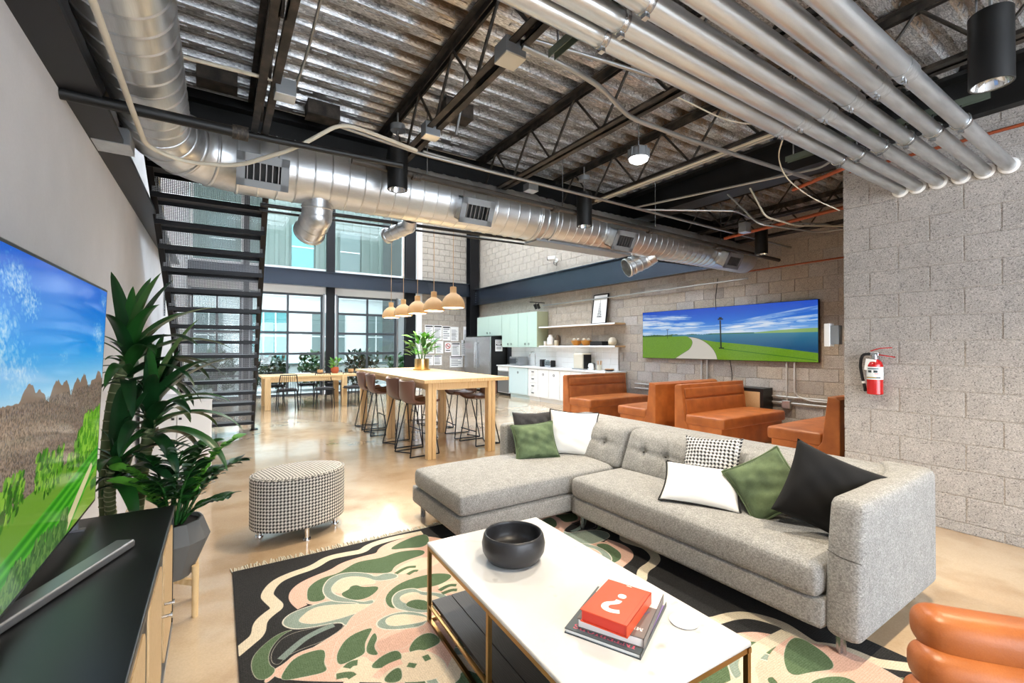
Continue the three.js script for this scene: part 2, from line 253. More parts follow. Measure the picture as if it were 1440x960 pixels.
// far wall: glazed bays, block infill, upper windows, roof
{
  const w = struct('wall_far', 'far wall of grey blocks beside the tall glazing'), R = rng(9), far = [];
  add('mortar_bed', b2(5.5, 8.1, 0, 6.8, ZF - .25, ZF - .006), M.mortar, w);
  courses(5.52, XW, 0, 6.8, 5.52, .1, (c, y, l, h) => { const g = bx(l, h, .05, c, y, ZF + .02); muv(g, R() * 3, R() * 3); far.push(g); });
  stuff(add('distant_blocks', far, M.blockWarm, w));
  add('pilaster', [b2(5.5, 5.56, 0, 6.8, ZF - .2, ZF + .12), b2(5.56, 5.72, 0, 6.8, ZF - .2, ZF + .06)], M.white, w);
  add('header', [b2(XL, 5.4, 2.98, 3.22, ZF - .15, ZF), b2(XL, 5.4, 3.22, 3.66, ZF - .15, ZF - .02), b2(XL, 5.4, 6.4, 6.8, ZF - .15, ZF)], M.white, w);
  const roof = struct('ceiling_far', 'roof deck over the double-height hall'); { const sk = [[.3, 2.5], [3.3, 6.8]], zs = [[-13.4, -9.9], [-9.1, -5.6]], gs = [];   // roof with four skylights
    const xs = [-1.2, .3, 2.5, 3.3, 6.8, 8.2], zz = [ZF - .3, -13.4, -9.9, -9.1, -5.6, -4.4];
    for (let i = 0; i < 5; i++) for (let j = 0; j < 5; j++) if (!(i % 2 && j % 2)) gs.push(b2(xs[i], xs[i + 1], 6.8, 7, zz[j], zz[j + 1]));
    for (const g of gs) add('roof_panel', g, M.plaster, roof);
    for (const [a, b] of sk) for (const [c, d] of zs) { add('skylight_pane', b2(a, b, 6.9, 6.906, c, d), M.wetGlass, roof); for (const k of [.33, .66]) add('skylight_bar', b2(a, b, 6.86, 6.92, lerp(c, d, k) - .03, lerp(c, d, k) + .03), M.white, roof); } }
  // mezzanine wall above the deck edge
  const mz = struct('wall_mezzanine', 'white parapet above the deck edge'); add('panel', b2(XL, XW, 3.75, 6.8, -4.75, -4.6), M.plaster, mz);
  // sectional glass doors
  const bays = [[-.6, .55], [.74, 2.62], [3.02, 4.86]]; let n = 2;
  const hb = [.03, .62, 1.225, 1.83, 2.43, 2.95];
  bays.forEach(([x0, x1], bi) => {
    const o = struct('window_' + n++, 'sectional glass door with grey aluminium rails');
    const c = (x0 + x1) / 2;
    for (const x of [x0 + .03, c, x1 - .03]) add('stile', b2(x - .028, x + .028, 0, 2.98, ZF - .08, ZF - .02), M.darkFrame, o);
    for (const y of hb) add('rail', b2(x0, x1, y - .035, y + .035, ZF - .085, ZF - .015), M.darkFrame, o);
    for (let r = 0; r < 5; r++) for (const [a, b] of [[x0 + .06, c - .03], [c + .03, x1 - .06]]) add('pane', b2(a, b, hb[r] + .035, hb[r + 1] - .035, ZF - .053, ZF - .047), M.tintGlass, o);
    for (const s of [0, 1]) add('track', b2(s ? x1 : x0 - .05, s ? x1 + .05 : x0, 0, 3.0, ZF - .02, ZF + .06), M.silver, o);
  });
  const ub = [[-.6, .55], [.62, 2.78], [2.92, 5.1]];
  ub.forEach(([x0, x1]) => {
    const o = struct('window_' + n++, 'tall upper window with pale aluminium frame');
    for (const x of [x0, x1]) add('jamb', b2(x - .035, x + .035, 3.66, 6.4, ZF - .1, ZF), M.white, o);
    for (const y of [3.70, 6.36]) add('frame_rail', b2(x0, x1, y - .04, y + .04, ZF - .1, ZF), M.white, o);
    add('pane', b2(x0 + .03, x1 - .03, 3.74, 6.32, ZF - .053, ZF - .047), M.tintGlass, o);
  });
  const post = (x0, x1, y1, label) => solo('steel_post', [b2(x0, x1, 0, y1, ZF + .0, ZF + .02), b2((x0 + x1) / 2 - .01, (x0 + x1) / 2 + .01, 0, y1, ZF + .02, ZF + .13), b2(x0, x1, 0, y1, ZF + .13, ZF + .15)], M.blackSteel, label, 'post');
  post(.58, .71, 6.7, 'black steel post between glass doors behind the stair');
  post(2.7, 2.93, 6.7, 'black steel post between the two glass doors');
  post(5.12, 5.46, 6.7, 'black steel post between the glass door and the block wall');
  const c = thing('corner_column', 'black steel column in the kitchen corner behind the refrigerator', 'column', [7.5, 0, ZF + .3]);
  add('flange', [b2(-.17, .17, 0, 6.7, -.15, -.13), b2(-.17, .17, 0, 6.7, .13, .15)], M.blackSteel, c); add('web', b2(-.012, .012, 0, 6.7, -.13, .13), M.blackSteel, c);
  const ib = (name, label, along, len, at, y0, y1, wd) => {
    const t = thing(name, label, 'beam', at), f = along === 'x' ? (a, b, y, w) => b2(0, len, a, b, -w / 2, w / 2) : (a, b, y, w) => b2(-w / 2, w / 2, a, b, 0, len);
    add('top_flange', f(y1 - .025, y1, 0, wd), M.beamBlue, t); add('bottom_flange', f(y0, y0 + .025, 0, wd), M.beamBlue, t); add('web', f(y0 + .025, y1 - .025, 0, .02), M.beamBlue, t); return t;
  };
  ib('steel_beam', 'black steel beam crossing above the glass doors', 'x', 8.05, [XL, 0, ZF + .3], 3.17, 3.62, .2);
  const kb = ib('steel_beam', 'blue-black steel beam running along the kitchen wall', 'z', 9.5, [7.52, 0, ZF + .42], 2.86, 3.42, .18);
  for (let i = 0; i < 5; i++) add('bolt', cyl(.014, .014, .03, -.03, 2.98 + i * .08, .12, 8).rotateZ(0), M.darkFrame, kb);
}
// ---------- ceiling: deck, joists, girder ----------
const YD = 3.57;
{
  const c = struct('ceiling', 'galvanised fluted steel deck'), P = .2;
  const shape = [[0, .065], [.03, .065], [.055, 0], [.145, 0], [.17, .065], [.2, .065], [.2, .07], [.166, .07], [.141, .005], [.059, .005], [.034, .07], [0, .07]];
  const rib = (x0, x1) => { const g = prism(shape, x1 - x0); g.rotateY(PI / 2); g.translate(x0, 0, 0); const gs = [g];   // pressed embossments on both webs and the pan
    for (let x = x0 + .06, i = 0; x < x1 - .06; x += .105, i++) for (const [z, s] of [[-.0425, 1], [-.1575, -1]]) { const e = flat(new THREE.BoxGeometry(.062, .026, .016)); e.rotateX(s * .37); e.translate(x + (s > 0 ? 0 : .05), .03, z); gs.push(e); }
    for (let x = x0 + .1; x < x1 - .06; x += .21) gs.push(flat(new THREE.BoxGeometry(.1, .012, .024)).translate(x, -.001, -.1));
    return muv(merge(gs)); };
  const a = rib(XL - .1, 4.82), b = rib(4.98, XW);
  for (let z = -4.6, i = 0; z < 3.3; z += P, i++) { add('deck_rib', a, M.deck, c).position.set(0, YD, z + P); if (z < -1) add('deck_rib', b, M.deck, c).position.set(0, YD, z + P); }
  add('floor_slab', [b2(XL - .25, 8.1, YD + .071, YD + .2, -4.72, 3.65)], M.plaster, c);
}
function joist(x, z0, z1, label) {
  const t = thing('bar_joist', label, 'joist', [x, 0, 0], 0, 'open-web steel joists under the deck'), yb = 3.1, yt = YD - .047;
  const chord = (y, up) => [-1, 1].flatMap((s) => [b2(s * .014, s * .06, y, y + .008, z0, z1), b2(s * .014, s * .020, y - (up ? .045 : 0), y + (up ? 0 : .045), z0, z1)]);
  add('top_chord', chord(yt + .02, true), M.rust, t); add('bottom_chord', chord(yb, false), M.rust, t);
  let up = false; for (let z = z1 - .1; z - .32 > z0; z -= .32) { add('web_rod', rod(V(0, up ? yt : yb + .02, z), V(0, up ? yb + .02 : yt, z - .32), .011, 6), M.rust, t); up = !up; }
}
joist(.26, -4.5, 3.3, 'dark steel bar joist over the ottoman side of the lounge');
joist(1.37, -4.5, 3.3, 'dark steel bar joist above the black pendant cylinder by the duct');
joist(2.49, -4.5, 3.3, 'dark steel bar joist passing over the sofa near the white high-bay lamp');
joist(3.60, -4.5, 3.3, 'dark steel bar joist nearest the black girder');
joist(5.95, -4.5, -1.05, 'dark steel bar joist over the leather booths');
joist(6.95, -4.5, -1.05, 'dark steel bar joist beside the right block wall');
{
  const g = thing('steel_girder', 'black painted steel girder resting on the block pier', 'girder', [4.92, 0, 0]);
  add('top_flange', b2(-.14, .14, YD - .03, YD, -4.7, 3.4), M.blackPaint, g); add('bottom_flange', b2(-.14, .14, 3.2, 3.23, -4.7, 3.4), M.blackPaint, g); add('web', b2(-.015, .015, 3.23, YD - .03, -4.7, 3.4), M.blackPaint, g);
  const e = thing('edge_beam', 'black steel channel along the edge of the deck behind the duct', 'beam', [0, 0, -4.68]);
  add('web', b2(XL, XW, 3.08, 3.62, -.02, .02), M.blackPaint, e); add('flange', [b2(XL, XW, 3.08, 3.1, 0, .12), b2(XL, XW, 3.5, 3.52, 0, .12)], M.blackPaint, e);
  const l = thing('wall_channel', 'black steel channel along the top of the white wall', 'beam', [0, 0, 0]);
  add('flange', b2(XL - .1, -.5, 2.69, 2.715, -8.6, 3.4), M.blackSteel, l); add('web', b2(XL - .1, XL - .06, 2.715, YD, -8.6, 3.4), M.blackPaint, l);
}
// ---------- ducts ----------
function sweep(curve, rf, n, s = 28) {
  const fr = curve.computeFrenetFrames(n), pos = [], nor = [], uv = [], idx = [], L = curve.getLength();
  for (let i = 0; i <= n; i++) { const c = curve.getPointAt(i / n), r = rf(i / n); for (let j = 0; j <= s; j++) { const a = j / s * 2 * PI, d = fr.normals[i].clone().multiplyScalar(Math.cos(a)).addScaledVector(fr.binormals[i], Math.sin(a)); pos.push(c.x + d.x * r, c.y + d.y * r, c.z + d.z * r); nor.push(d.x, d.y, d.z); uv.push(j / s * 2 * PI * r, i / n * L); } }
  for (let i = 0; i < n; i++) for (let j = 0; j < s; j++) { const a = i * (s + 1) + j, b = a + 1, c = a + s + 1, d = c + 1; idx.push(a, b, d, a, d, c); }
  const g = new THREE.BufferGeometry(); g.setAttribute('position', new THREE.Float32BufferAttribute(pos, 3)); g.setAttribute('normal', new THREE.Float32BufferAttribute(nor, 3)); g.setAttribute('uv', new THREE.Float32BufferAttribute(uv, 2)); g.setIndex(idx); g.computeVertexNormals(); return flat(g);
}
function spiral(a, b, r, pitch, s = 36) {
  const L = a.distanceTo(b), pts = []; for (let y = 0; y < L; y += pitch) { pts.push([r, y], [r, y + pitch - .016], [r + .006, y + pitch - .012], [r + .006, y + pitch - .006], [r, y + pitch - .002]); }
  pts.push([r, L]); const g = lathe(pts.filter((p) => p[1] <= L), s);
  g.applyQuaternion(new THREE.Quaternion().setFromUnitVectors(V(0, 1, 0), V().subVectors(b, a).normalize())); return g.translate(a.x, a.y, a.z);
}
const ring = (c, dir, r, t = .012, l = .02) => { const g = lathe([[r, -l / 2], [r + t, -l / 2], [r + t, l / 2], [r, l / 2]], 32); g.applyQuaternion(new THREE.Quaternion().setFromUnitVectors(V(0, 1, 0), dir)); return g.translate(c.x, c.y, c.z); };
const DY = 2.92, DZ = -4.23, DXE = -.352;
{
  const d = thing('supply_duct', 'large galvanised spiral duct bending from the white wall across the hall', 'duct');
  add('spiral_run', spiral(V(.13, DY, DZ), V(3.0, DY, DZ), .25, .135), M.galv, d);
  add('reducer', lathe([[.25, 0], [.256, .01], [.25, .02], [.235, .16], [.241, .17], [.235, .18]], 36).rotateZ(-PI / 2).translate(3.0, DY, DZ), M.galv, d);
  add('spiral_run', spiral(V(3.18, DY, DZ), V(7.35, DY, DZ), .235, .115), M.galv, d);
  add('end_cap', cyl(.235, .235, .03, 0, 0, 0, 36).rotateZ(PI / 2).translate(7.36, DY, DZ), M.galv, d);
  add('spiral_run', spiral(V(DXE, DY, -3.72), V(DXE, DY, 3.3), .185, .14), M.galv, d);
  const c = new THREE.QuadraticBezierCurve3(V(DXE, DY, -3.72), V(DXE, DY, DZ), V(.13, DY, DZ));
  add('elbow', sweep(c, (t) => lerp(.185, .25, t), 20, 36), M.galv, d);
  for (const t of [.02, .25, .5, .75, .98]) add('gore_seam', ring(c.getPointAt(t), c.getTangentAt(t), lerp(.185, .25, t) - .003), M.galv, d);
  for (const x of [2.98, 3.1, 3.22]) add('seam_band', ring(V(x, DY, DZ), V(1, 0, 0), x < 3.05 ? .25 : .24), M.galv, d);
  add('insulated_panel', b2(3.05, 4.6, DY - .262, DY - .235, DZ - .2, DZ + .05), M.greyBox, d);
}
function register(x, w, label, a = .45) {
  const t = thing('air_register', label, 'vent', [x, DY, DZ], 0, 'supply registers on the spiral duct');
  const g = new THREE.Group(); 
  const parts = [['hood', [b2(-w / 2, w / 2, .1, .11, .12, .36), b2(-w / 2, w / 2, -.11, -.1, .12, .36), b2(-w / 2, -w / 2 + .01, -.11, .11, .12, .36), b2(w / 2 - .01, w / 2, -.11, .11, .12, .36)], M.galvSmooth],
    ['face_frame', [b2(-w / 2 - .012, w / 2 + .012, .06, .122, .355, .365), b2(-w / 2 - .012, w / 2 + .012, -.122, -.07, .355, .365), b2(-w / 2 - .012, -w / 2 + .045, -.122, .122, .355, .365), b2(w / 2 - .045, w / 2 + .012, -.122, .122, .355, .365)], M.greyBox],
    ['backing', b2(-w / 2 + .02, w / 2 - .02, -.09, .09, .27, .28), M.blackPaint]];
  const rot = (q) => { q.rotateX(a); return q; };
  for (const [n, q, m] of parts) add(n, (Array.isArray(q) ? q : [q]).map(rot), m, t);
  for (let i = 0; i < 6; i++) { const xx = -w / 2 + .06 + i * (w - .12) / 5; add('louver', rot(b2(xx - .003, xx + .003, -.07, .06, .32, .355)), M.silver, t); }
}
register(.28, .33, 'white framed air register on the duct above the stair');
register(2.13, .34, 'white framed air register on the duct above the pendant lamps');
register(4.2, .34, 'air register on the duct beyond the second black cylinder lamp', .5);
register(6.55, .36, 'air register at the wall end of the duct', .5);
function branch(x, pts, label, br = .125) {
  const t = thing('branch_duct', label, 'duct', [x, 0, 0]); const P = pts.map((p) => V(...p));
  for (let i = 0; i + 1 < P.length; i++) add('duct_section', spiral(P[i], P[i + 1], br, .1, 28), M.galvSmooth, t);
  for (let i = 1; i + 1 < P.length; i++) add('joint', flat(new THREE.SphereGeometry(br + .002, 24, 16)).translate(P[i].x, P[i].y, P[i].z), M.galvSmooth, t);
  const e = P[P.length - 1]; add('mouth_ring', ring(e, V().subVectors(e, P[P.length - 2]).normalize(), br - .003, .014, .03), M.galvSmooth, t);
}
branch(.72, [[0, DY - .18, DZ], [0, 2.57, DZ - .03], [-.03, 2.48, DZ - .22]], 'short galvanised duct drop turning down above the stair side');
branch(5.0, [[.1, DY - .18, DZ], [.02, 2.66, DZ - .1], [-.2, 2.55, DZ - .2]], 'short galvanised duct drop pointing to the kitchen');
branch(1.6, [[0, DY - .2, DZ - .1], [.02, 2.66, DZ - .2], [-.12, 2.6, DZ - .45]], 'small galvanised duct drop seen beyond the main duct', .07);
// ---------- the six conduits into the pier ----------
[[-1.42, 2.84], [-1.31, 2.845], [-1.18, 2.845], [-1.045, 2.82], [-.915, 2.78], [-.79, 2.72]].forEach(([z, xc], i) => {
  const nth = ['first', 'second', 'third', 'fourth', 'fifth', 'sixth'][i];
  const t = thing('large_conduit', nth + ' thick galvanised conduit counted from the hall, entering the block pier', 'conduit', [0, 2.78, z], 0, 'row of six thick conduits');
  add('pipe', rod(V(-1.2, 0, 0), V(xc, 0, 0), .046, 24), M.galvSmooth, t); add('pipe', rod(V(xc, 0, 0), V(XP + .02, 0, 0), .041, 24), M.galv, t);
  add('coupling', rod(V(xc - .01, 0, 0), V(xc + .1, 0, 0), .049, 24), M.galvSmooth, t);
  for (const s of [.02, .06]) add('set_screw', rod(V(xc + s, -.04, .0), V(xc + s, -.066, .0), .008, 6), M.steel, t);
  add('grout_collar', ring(V(XP - .004, 0, 0), V(1, 0, 0), .036, .022, .02), M.white, t);
  for (const x of [1.38, 3.68]) { add('clamp', [ring(V(x, 0, 0), V(1, 0, 0), .042, .008, .03), rod(V(x, .04, 0), V(x, .11, 0), .006, 6)], M.steel, t); add('clamp_bolt', b2(x - .012, x + .012, -.068, -.04, -.012, .012), M.steel, t); }
});
for (const [x, m, l] of [[3.68, M.greenStrut, 'grey-green strut channel carrying the six conduits near the pier'], [1.38, M.greenStrut, 'strut channel carrying the six conduits away from the pier']]) {
  const t = thing('strut_channel', l, 'strut', [x, 2.87, -1.22]); add('channel', [b2(-.02, .02, .038, .041, -.55, .55), b2(-.02, -.017, 0, .04, -.55, .55), b2(.017, .02, 0, .04, -.55, .55)], m, t);
  for (const z of [-.5, .5]) add('hanger_rod', rod(V(0, .04, z), V(0, YD - 2.87, z), .006, 6), M.steel, t);
}
// ---------- smaller pipes, cables and boxes ----------
const conduitItem = (pts, r, m, label, cat = 'conduit', bend = .08) => solo(cat === 'cable' ? 'ceiling_cable' : cat === 'pipe' ? 'ceiling_pipe' : 'ceiling_conduit', pipe(pts, r, 10, bend), m, label, cat);
{
  const t = thing('sprinkler_pipe', 'black sprinkler pipe crossing under the bent duct', 'pipe');
  add('pipe', rod(V(-.66, 2.68, -3.06), V(.11, 2.68, -3.06), .03, 16), M.blackPaint, t); add('coupling', rod(V(.06, 2.68, -3.06), V(.14, 2.68, -3.06), .04, 16), M.rust, t); add('pipe', rod(V(.14, 2.68, -3.06), V(1.05, 2.68, -3.0), .02, 12), M.blackPaint, t);
  const b = thing('sprinkler_pipe', 'long dark sprinkler pipe running just above the duct', 'pipe');
  add('pipe', rod(V(.9, 2.95, -3.78), V(7.6, 2.85, -3.78), .028, 14), M.rust, b);
  for (const x of [1.45, 3.0, 4.5, 5.9]) { add('tee', rod(V(x - .04, 2.94 - (x - .9) * .015, -3.78), V(x + .04, 2.94 - (x - .9) * .015, -3.78), .036, 12), M.rust, b); add('hanger', rod(V(x + .1, 2.95, -3.78), V(x + .1, YD, -3.78), .006, 6), M.steel, b); }
}
for (const [y, z, r] of [[2.69, -4.52, .018], [2.66, -4.6, .012]]) conduitItem([[.3, y - .01, z], [7.6, y + .14, z]], r, M.blackPaint, r > .015 ? 'thick black rail pipe under the duct' : 'thin black rail pipe under the duct', 'pipe');
conduitItem([[-.62, 2.8, -3.9], [-.62, 3.02, -3.8], [-.34, 3.12, -3.25], [.3, 3.12, -3.2]], .012, M.cream, 'cream cable rising from the wall box to the joist box', 'cable', .12);
conduitItem([[-.369, 2.62, -1.6], [-.369, 2.62, -2.9], [-.366, 2.62, -3.42], [-.187, 2.62, -3.58], [.102, 2.62, -3.46], [.4, 2.68, -3.1], [.7, 2.97, -3.22], [1.0, 2.98, -3.3], [1.3, 2.98, -3.38]], .013, M.cream, 'cream cable looping below the duct elbow', 'cable', .12);
conduitItem([[1.347, 3.04, -1.98], [1.653, 3.02, -1.96], [1.938, 3.02, -2.0], [2.325, 3.0, -2.13], [2.893, 3.0, -2.12], [4.83, 3.0, -1.98]], .016, M.emt, 'thick bare conduit bending beside the white high-bay lamp', 'conduit', .1);
conduitItem([[1.347, 3.12, -2.02], [1.9, 3.12, -1.92], [2.3, 3.12, -1.86], [2.42, 3.2, -1.6]], .012, M.emt, 'slim conduit sweeping up over the joist');
conduitItem([[.7, 2.98, -3.3], [1.37, 2.98, -3.42], [7.4, 2.98, -3.5]], .013, M.emt, 'straight conduit run crossing above the black cylinder lamps');
conduitItem([[1.4, 3.04, -3.5], [2.0, 3.04, -3.55], [5.7, 3.04, -3.62]], .012, M.emt, 'slim conduit run above the long duct');
conduitItem([[3.5, 3.06, -3.7], [3.52, 3.06, -1.6]], .011, M.cream, 'cream conduit under the joist near the girder');
conduitItem([[3.54, 3.06, -3.7], [3.56, 3.06, -1.6]], .013, M.emt, 'bare conduit beside the cream one under the joist');
conduitItem([[4.2, 3.12, -3.75], [4.72, 3.12, -1.95], [4.72, 3.2, -1.8]], .012, M.emt, 'slim conduit along the face of the black girder');
conduitItem([[4.1, 3.04, -3.6], [4.9, 2.98, -2.9], [5.6, 2.98, -3.0], [6.3, 2.98, -2.6], [7.75, 2.98, -2.5]], .011, M.emt, 'wavy conduit over the leather booths');
conduitItem([[4.92, 3.2, -2.75], [4.95, 2.85, -2.6], [5.4, 2.8, -2.5], [6.2, 2.8, -2.0], [6.4, 2.8, -1.0]], .010, M.cream, 'cream conduit bending toward the pier over the booths');
conduitItem([[4.9, 3.2, -3.0], [5.0, 2.80, -2.7], [5.6, 2.72, -2.35], [6.1, 2.76, -1.0]], .010, M.emt, 'lower conduit curving behind the pier edge');
conduitItem([[3.55, 3.04, -1.72], [3.8, 2.99, -1.9], [4.1, 2.9, -1.98], [4.5, 2.80, -1.96], [4.86, 2.72, -1.87]], .005, M.cream, 'thin white cable sagging to the pier corner', 'cable', .2);
conduitItem([[2.45, 3.14, -1.95], [2.7, 3.09, -1.9], [3.1, 3.07, -1.88], [3.52, 3.08, -1.7]], .005, M.cream, 'thin white cable drooping beside the first thick conduit', 'cable', .2);
conduitItem([[5.886, 2.95, -3.65], [5.64, 2.95, -2.1], [5.6, 2.95, -1.1]], .022, M.orangePipe, 'orange sprinkler pipe over the booths', 'pipe');
conduitItem([[4.70, 2.98, -2.2], [4.5, 2.98, -1.7], [4.5, 3.03, -1.5]], .018, M.orangePipe, 'short orange pipe beside the pier top', 'pipe');
conduitItem([[4.845, 3.05, -1.78], [4.845, 3.05, .6]], .013, M.orangePipe, 'orange conduit fixed along the top of the pier', 'pipe');
conduitItem([[7.6, 2.74, -4.3], [7.6, 2.76, -1.1]], .012, M.orangePipe, 'orange pipe along the top of the right wall', 'pipe');
conduitItem([[7.62, 2.62, -4.3], [7.66, 2.6, -8.0], [7.66, 2.6, -10.2]], .016, M.emt, 'bare conduit along the right wall above the kitchen shelf');
conduitItem([[7.68, 2.7, -4.9], [7.68, 2.3, -4.95], [7.68, 2.13, -4.93]], .007, M.blackPaint, 'black cable dropping behind the wide wall screen', 'cable');
conduitItem([[.40, 3.1, -3.4], [.46, 3.3, -3.1], [.5, 3.55, -2.6]], .009, M.emt, 'thin conduit rising beside the joist over the ottoman', 'conduit');
conduitItem([[1.55, 3.1, -3.2], [1.57, 3.3, -3.15], [1.5, 3.52, -2.9]], .012, M.emt, 'grey conduit rising from the lamp box to the deck', 'conduit');
solo('red_strut', [b2(-.6, .6, 0, .004, -.02, .02), b2(-.6, .6, -.04, 0, .017, .02), b2(-.6, .6, -.04, 0, -.02, -.017)].map((g) => g.translate(1.25, 3.06, -1.72)), M.orangePipe, 'rust-red slotted strut lying across the joists', 'strut');
function jbox(x, y, z, w, h, d, m, label) { const t = thing('junction_box', label, 'box', [x, y, z]); add('box', bx(w, h, d, 0, 0, 0, .004), m, t); add('cover', bx(w * 1.02, .006, d * 1.02, 0, -h / 2 - .003, 0, .002), m === M.greyBox ? M.galvSmooth : m, t); }
jbox(.352, 3.1, -3.25, .12, .1, .11, M.greyBox, 'grey junction box on the joist over the ottoman');
jbox(1.36, 3.1, -3.25, .12, .1, .1, M.greyBox, 'grey junction box beside the first black cylinder lamp');
{ const t = thing('junction_box', 'grey junction box with a cream cover on the joist', 'box', [1.36, 3.09, -2.12]); add('box', bx(.13, .09, .13, 0, 0, 0, .004), M.greyBox, t); add('cover', bx(.13, .01, .13, 0, -.05, 0, .002), M.cream, t); }
jbox(2.66, 3.06, -3.75, .12, .07, .1, M.greyBox, 'grey junction box on the conduit over the second register');
jbox(3.5, 3.06, -1.62, .16, .1, .14, M.greyBox, 'grey junction box beside the first conduit coupling');
jbox(-.56, 2.74, -3.75, .18, .1, .2, M.greyBox, 'grey junction box at the top of the white wall');
jbox(5.6, 2.96, -3.2, .12, .12, .1, M.greyBox, 'grey junction box over the leather booths');
for (const [x, z, l] of [[-.02, -4.1, 'dark metal plate box under the deck near the duct elbow'], [.75, -4.2, 'dark metal plate box under the deck beside the stair register'], [1.72, -3.55, 'dark metal box under the deck behind the first lamp']]) jbox(x, 3.48, z, .26, .12, .16, M.rust, l);
// ---------- lamps ----------
function downlight(x, z, label, yb = 2.75, dy = 3.4) {
  const t = thing('cylinder_downlight', label, 'lamp', [x, yb, z], 0, 'black cylinder downlights');
  add('housing', lathe([[0, .36], [.078, .36], [.083, .355], [.083, 0], [.074, 0], [.072, .02], [.06, .08], [0, .08]], 40), M.blackPaint, t);
  add('reflector', lathe([[.073, .004], [.069, .02], [.05, .07]], 32), M.chrome, t);
  add('lens', cyl(.05, .05, .006, 0, .07, 0, 24), M.lampGlow, t);
  add('stem', cyl(.008, .008, dy - yb - .36, 0, (dy - yb + .36) / 2, 0, 10), M.emt, t); add('canopy', cyl(.06, .06, .05, 0, .36 + .16, 0, 20), M.greyBox, t);
  const s = new THREE.SpotLight(new THREE.Color(1, .84, .62), LAMP_POWER, 0, 1.05, .55, 2); s.position.set(0, .06, 0); s.target.position.set(0, -2, 0); s.castShadow = true; s.shadow.radius = 2; t.add(s, s.target);
}
downlight(1.25, -3.69, 'black cylinder downlight hanging in front of the duct over the ottoman');
downlight(3.33, -3.69, 'black cylinder downlight hanging in front of the duct beyond the sofa');
downlight(3.22, -.58, 'large looking black cylinder downlight beside the six conduits');
downlight(6.4, -3.42, 'black cylinder downlight over the leather booths');
downlight(1.25, -.58, 'black cylinder downlight over the coffee table');
{
  const t = thing('high_bay_lamp', 'grey octagonal high-bay lamp with white lens under the deck', 'lamp', [2.75, 2.88, -2.42]);
  add('housing', [flat(new THREE.CylinderGeometry(.078, .084, .07, 8)).translate(0, .07, 0), flat(new THREE.CylinderGeometry(.05, .078, .02, 8)).translate(0, .115, 0)], M.greyBox, t);
  for (let i = 0; i < 8; i++) { const a = i / 8 * 2 * PI; add('cooling_fin', rod(V(Math.cos(a) * .08, .04, Math.sin(a) * .08), V(Math.cos(a) * .076, .11, Math.sin(a) * .076), .007, 6), M.greyBox, t); }
  add('lens', lathe([[0, -.005], [.04, 0], [.07, .018], [.076, .04]], 32), M.bayGlow, t);
  add('hanger', rod(V(0, .12, 0), V(0, .4, 0), .004, 6), M.steel, t);
  const s = new THREE.SpotLight(new THREE.Color(1, .92, .8), BAY_POWER, 0, 1.25, .6, 2); s.position.set(0, -.03, 0); s.target.position.set(0, -2, 0); s.castShadow = true; s.shadow.radius = 4; t.add(s, s.target);
}
// ---------- steel stair ----------
{
  const t = thing('steel_stair', 'black steel stair with open treads and perforated risers beside the white wall', 'stair', [.06, 0, -8.92], -.032);
  const rise = .189, run = .25, n = 17, W = .47;
  for (const s of [-1, 1]) {
    const o = add('stringer', [bar(V(s * W, -.02, -.22), V(s * W, n * rise + .06, n * run - .16), .014, .2), bar(V(s * (W - .02), .07, -.22), V(s * (W - .02), n * rise + .15, n * run - .16), .05, .014), bar(V(s * (W - .02), -.12, -.18), V(s * (W - .02), n * rise - .03, n * run - .12), .05, .014)], M.blackSteel, t);
    add('foot_plate', b2(s * W - .06, s * W + .06, 0, .012, -.2, -.02), M.blackSteel, t);
  }
  for (let k = 1; k <= n; k++) {
    const y = k * rise, z = (k - 1) * run;
    const tr = add('tread', [b2(-W + .01, W - .01, y - .008, y, z - .012, z + .252)], M.treadPlate, t); add('nosing', b2(-W + .01, W - .01, y - .045, y, z - .02, z - .012), M.blackSteel, tr); add('nosing', b2(-W + .01, W - .01, y - .045, y, z + .252, z + .26), M.blackSteel, tr);
    add('riser', b2(-W + .02, W - .02, y + .004, y + rise - .05, z + .254, z + .257), M.perf, t);
  }
  // guard of round bars on the wall side
  add('handrail', [rod(V(-W - .05, .95, -.1), V(-W - .05, n * rise + .2, (n - 4.6) * run), .018, 8)], M.steel, t);
  for (let k = 1; k <= 12; k += 3) add('rail_post', rod(V(-W - .05, k * rise - .1, (k - 1) * run), V(-W - .05, k * rise + .95, (k - 1) * run), .012, 6), M.steel, t);
}
{ // white low cabinet at the foot of the stair
  const t = thing('low_cabinet', 'white two-door cabinet standing under the stair', 'cabinet', [-.34, 0, -5.93]);
  add('body', b2(-.29, .29, .06, .88, -.28, .27), M.white, t); add('top', b2(-.3, .3, .88, .91, -.29, .3), M.whiteGloss, t); add('plinth', b2(-.27, .27, 0, .06, -.26, .24), M.darkFrame, t);
  for (const s of [-1, 1]) { const d = add('door', b2(s < 0 ? -.285 : .004, s < 0 ? -.004 : .285, .07, .875, .272, .29, .004), M.white, t); add('handle', b2(s * .03 - .012, s * .03 + .012, .7, .72, .29, .3), M.blackPaint, d); }
}
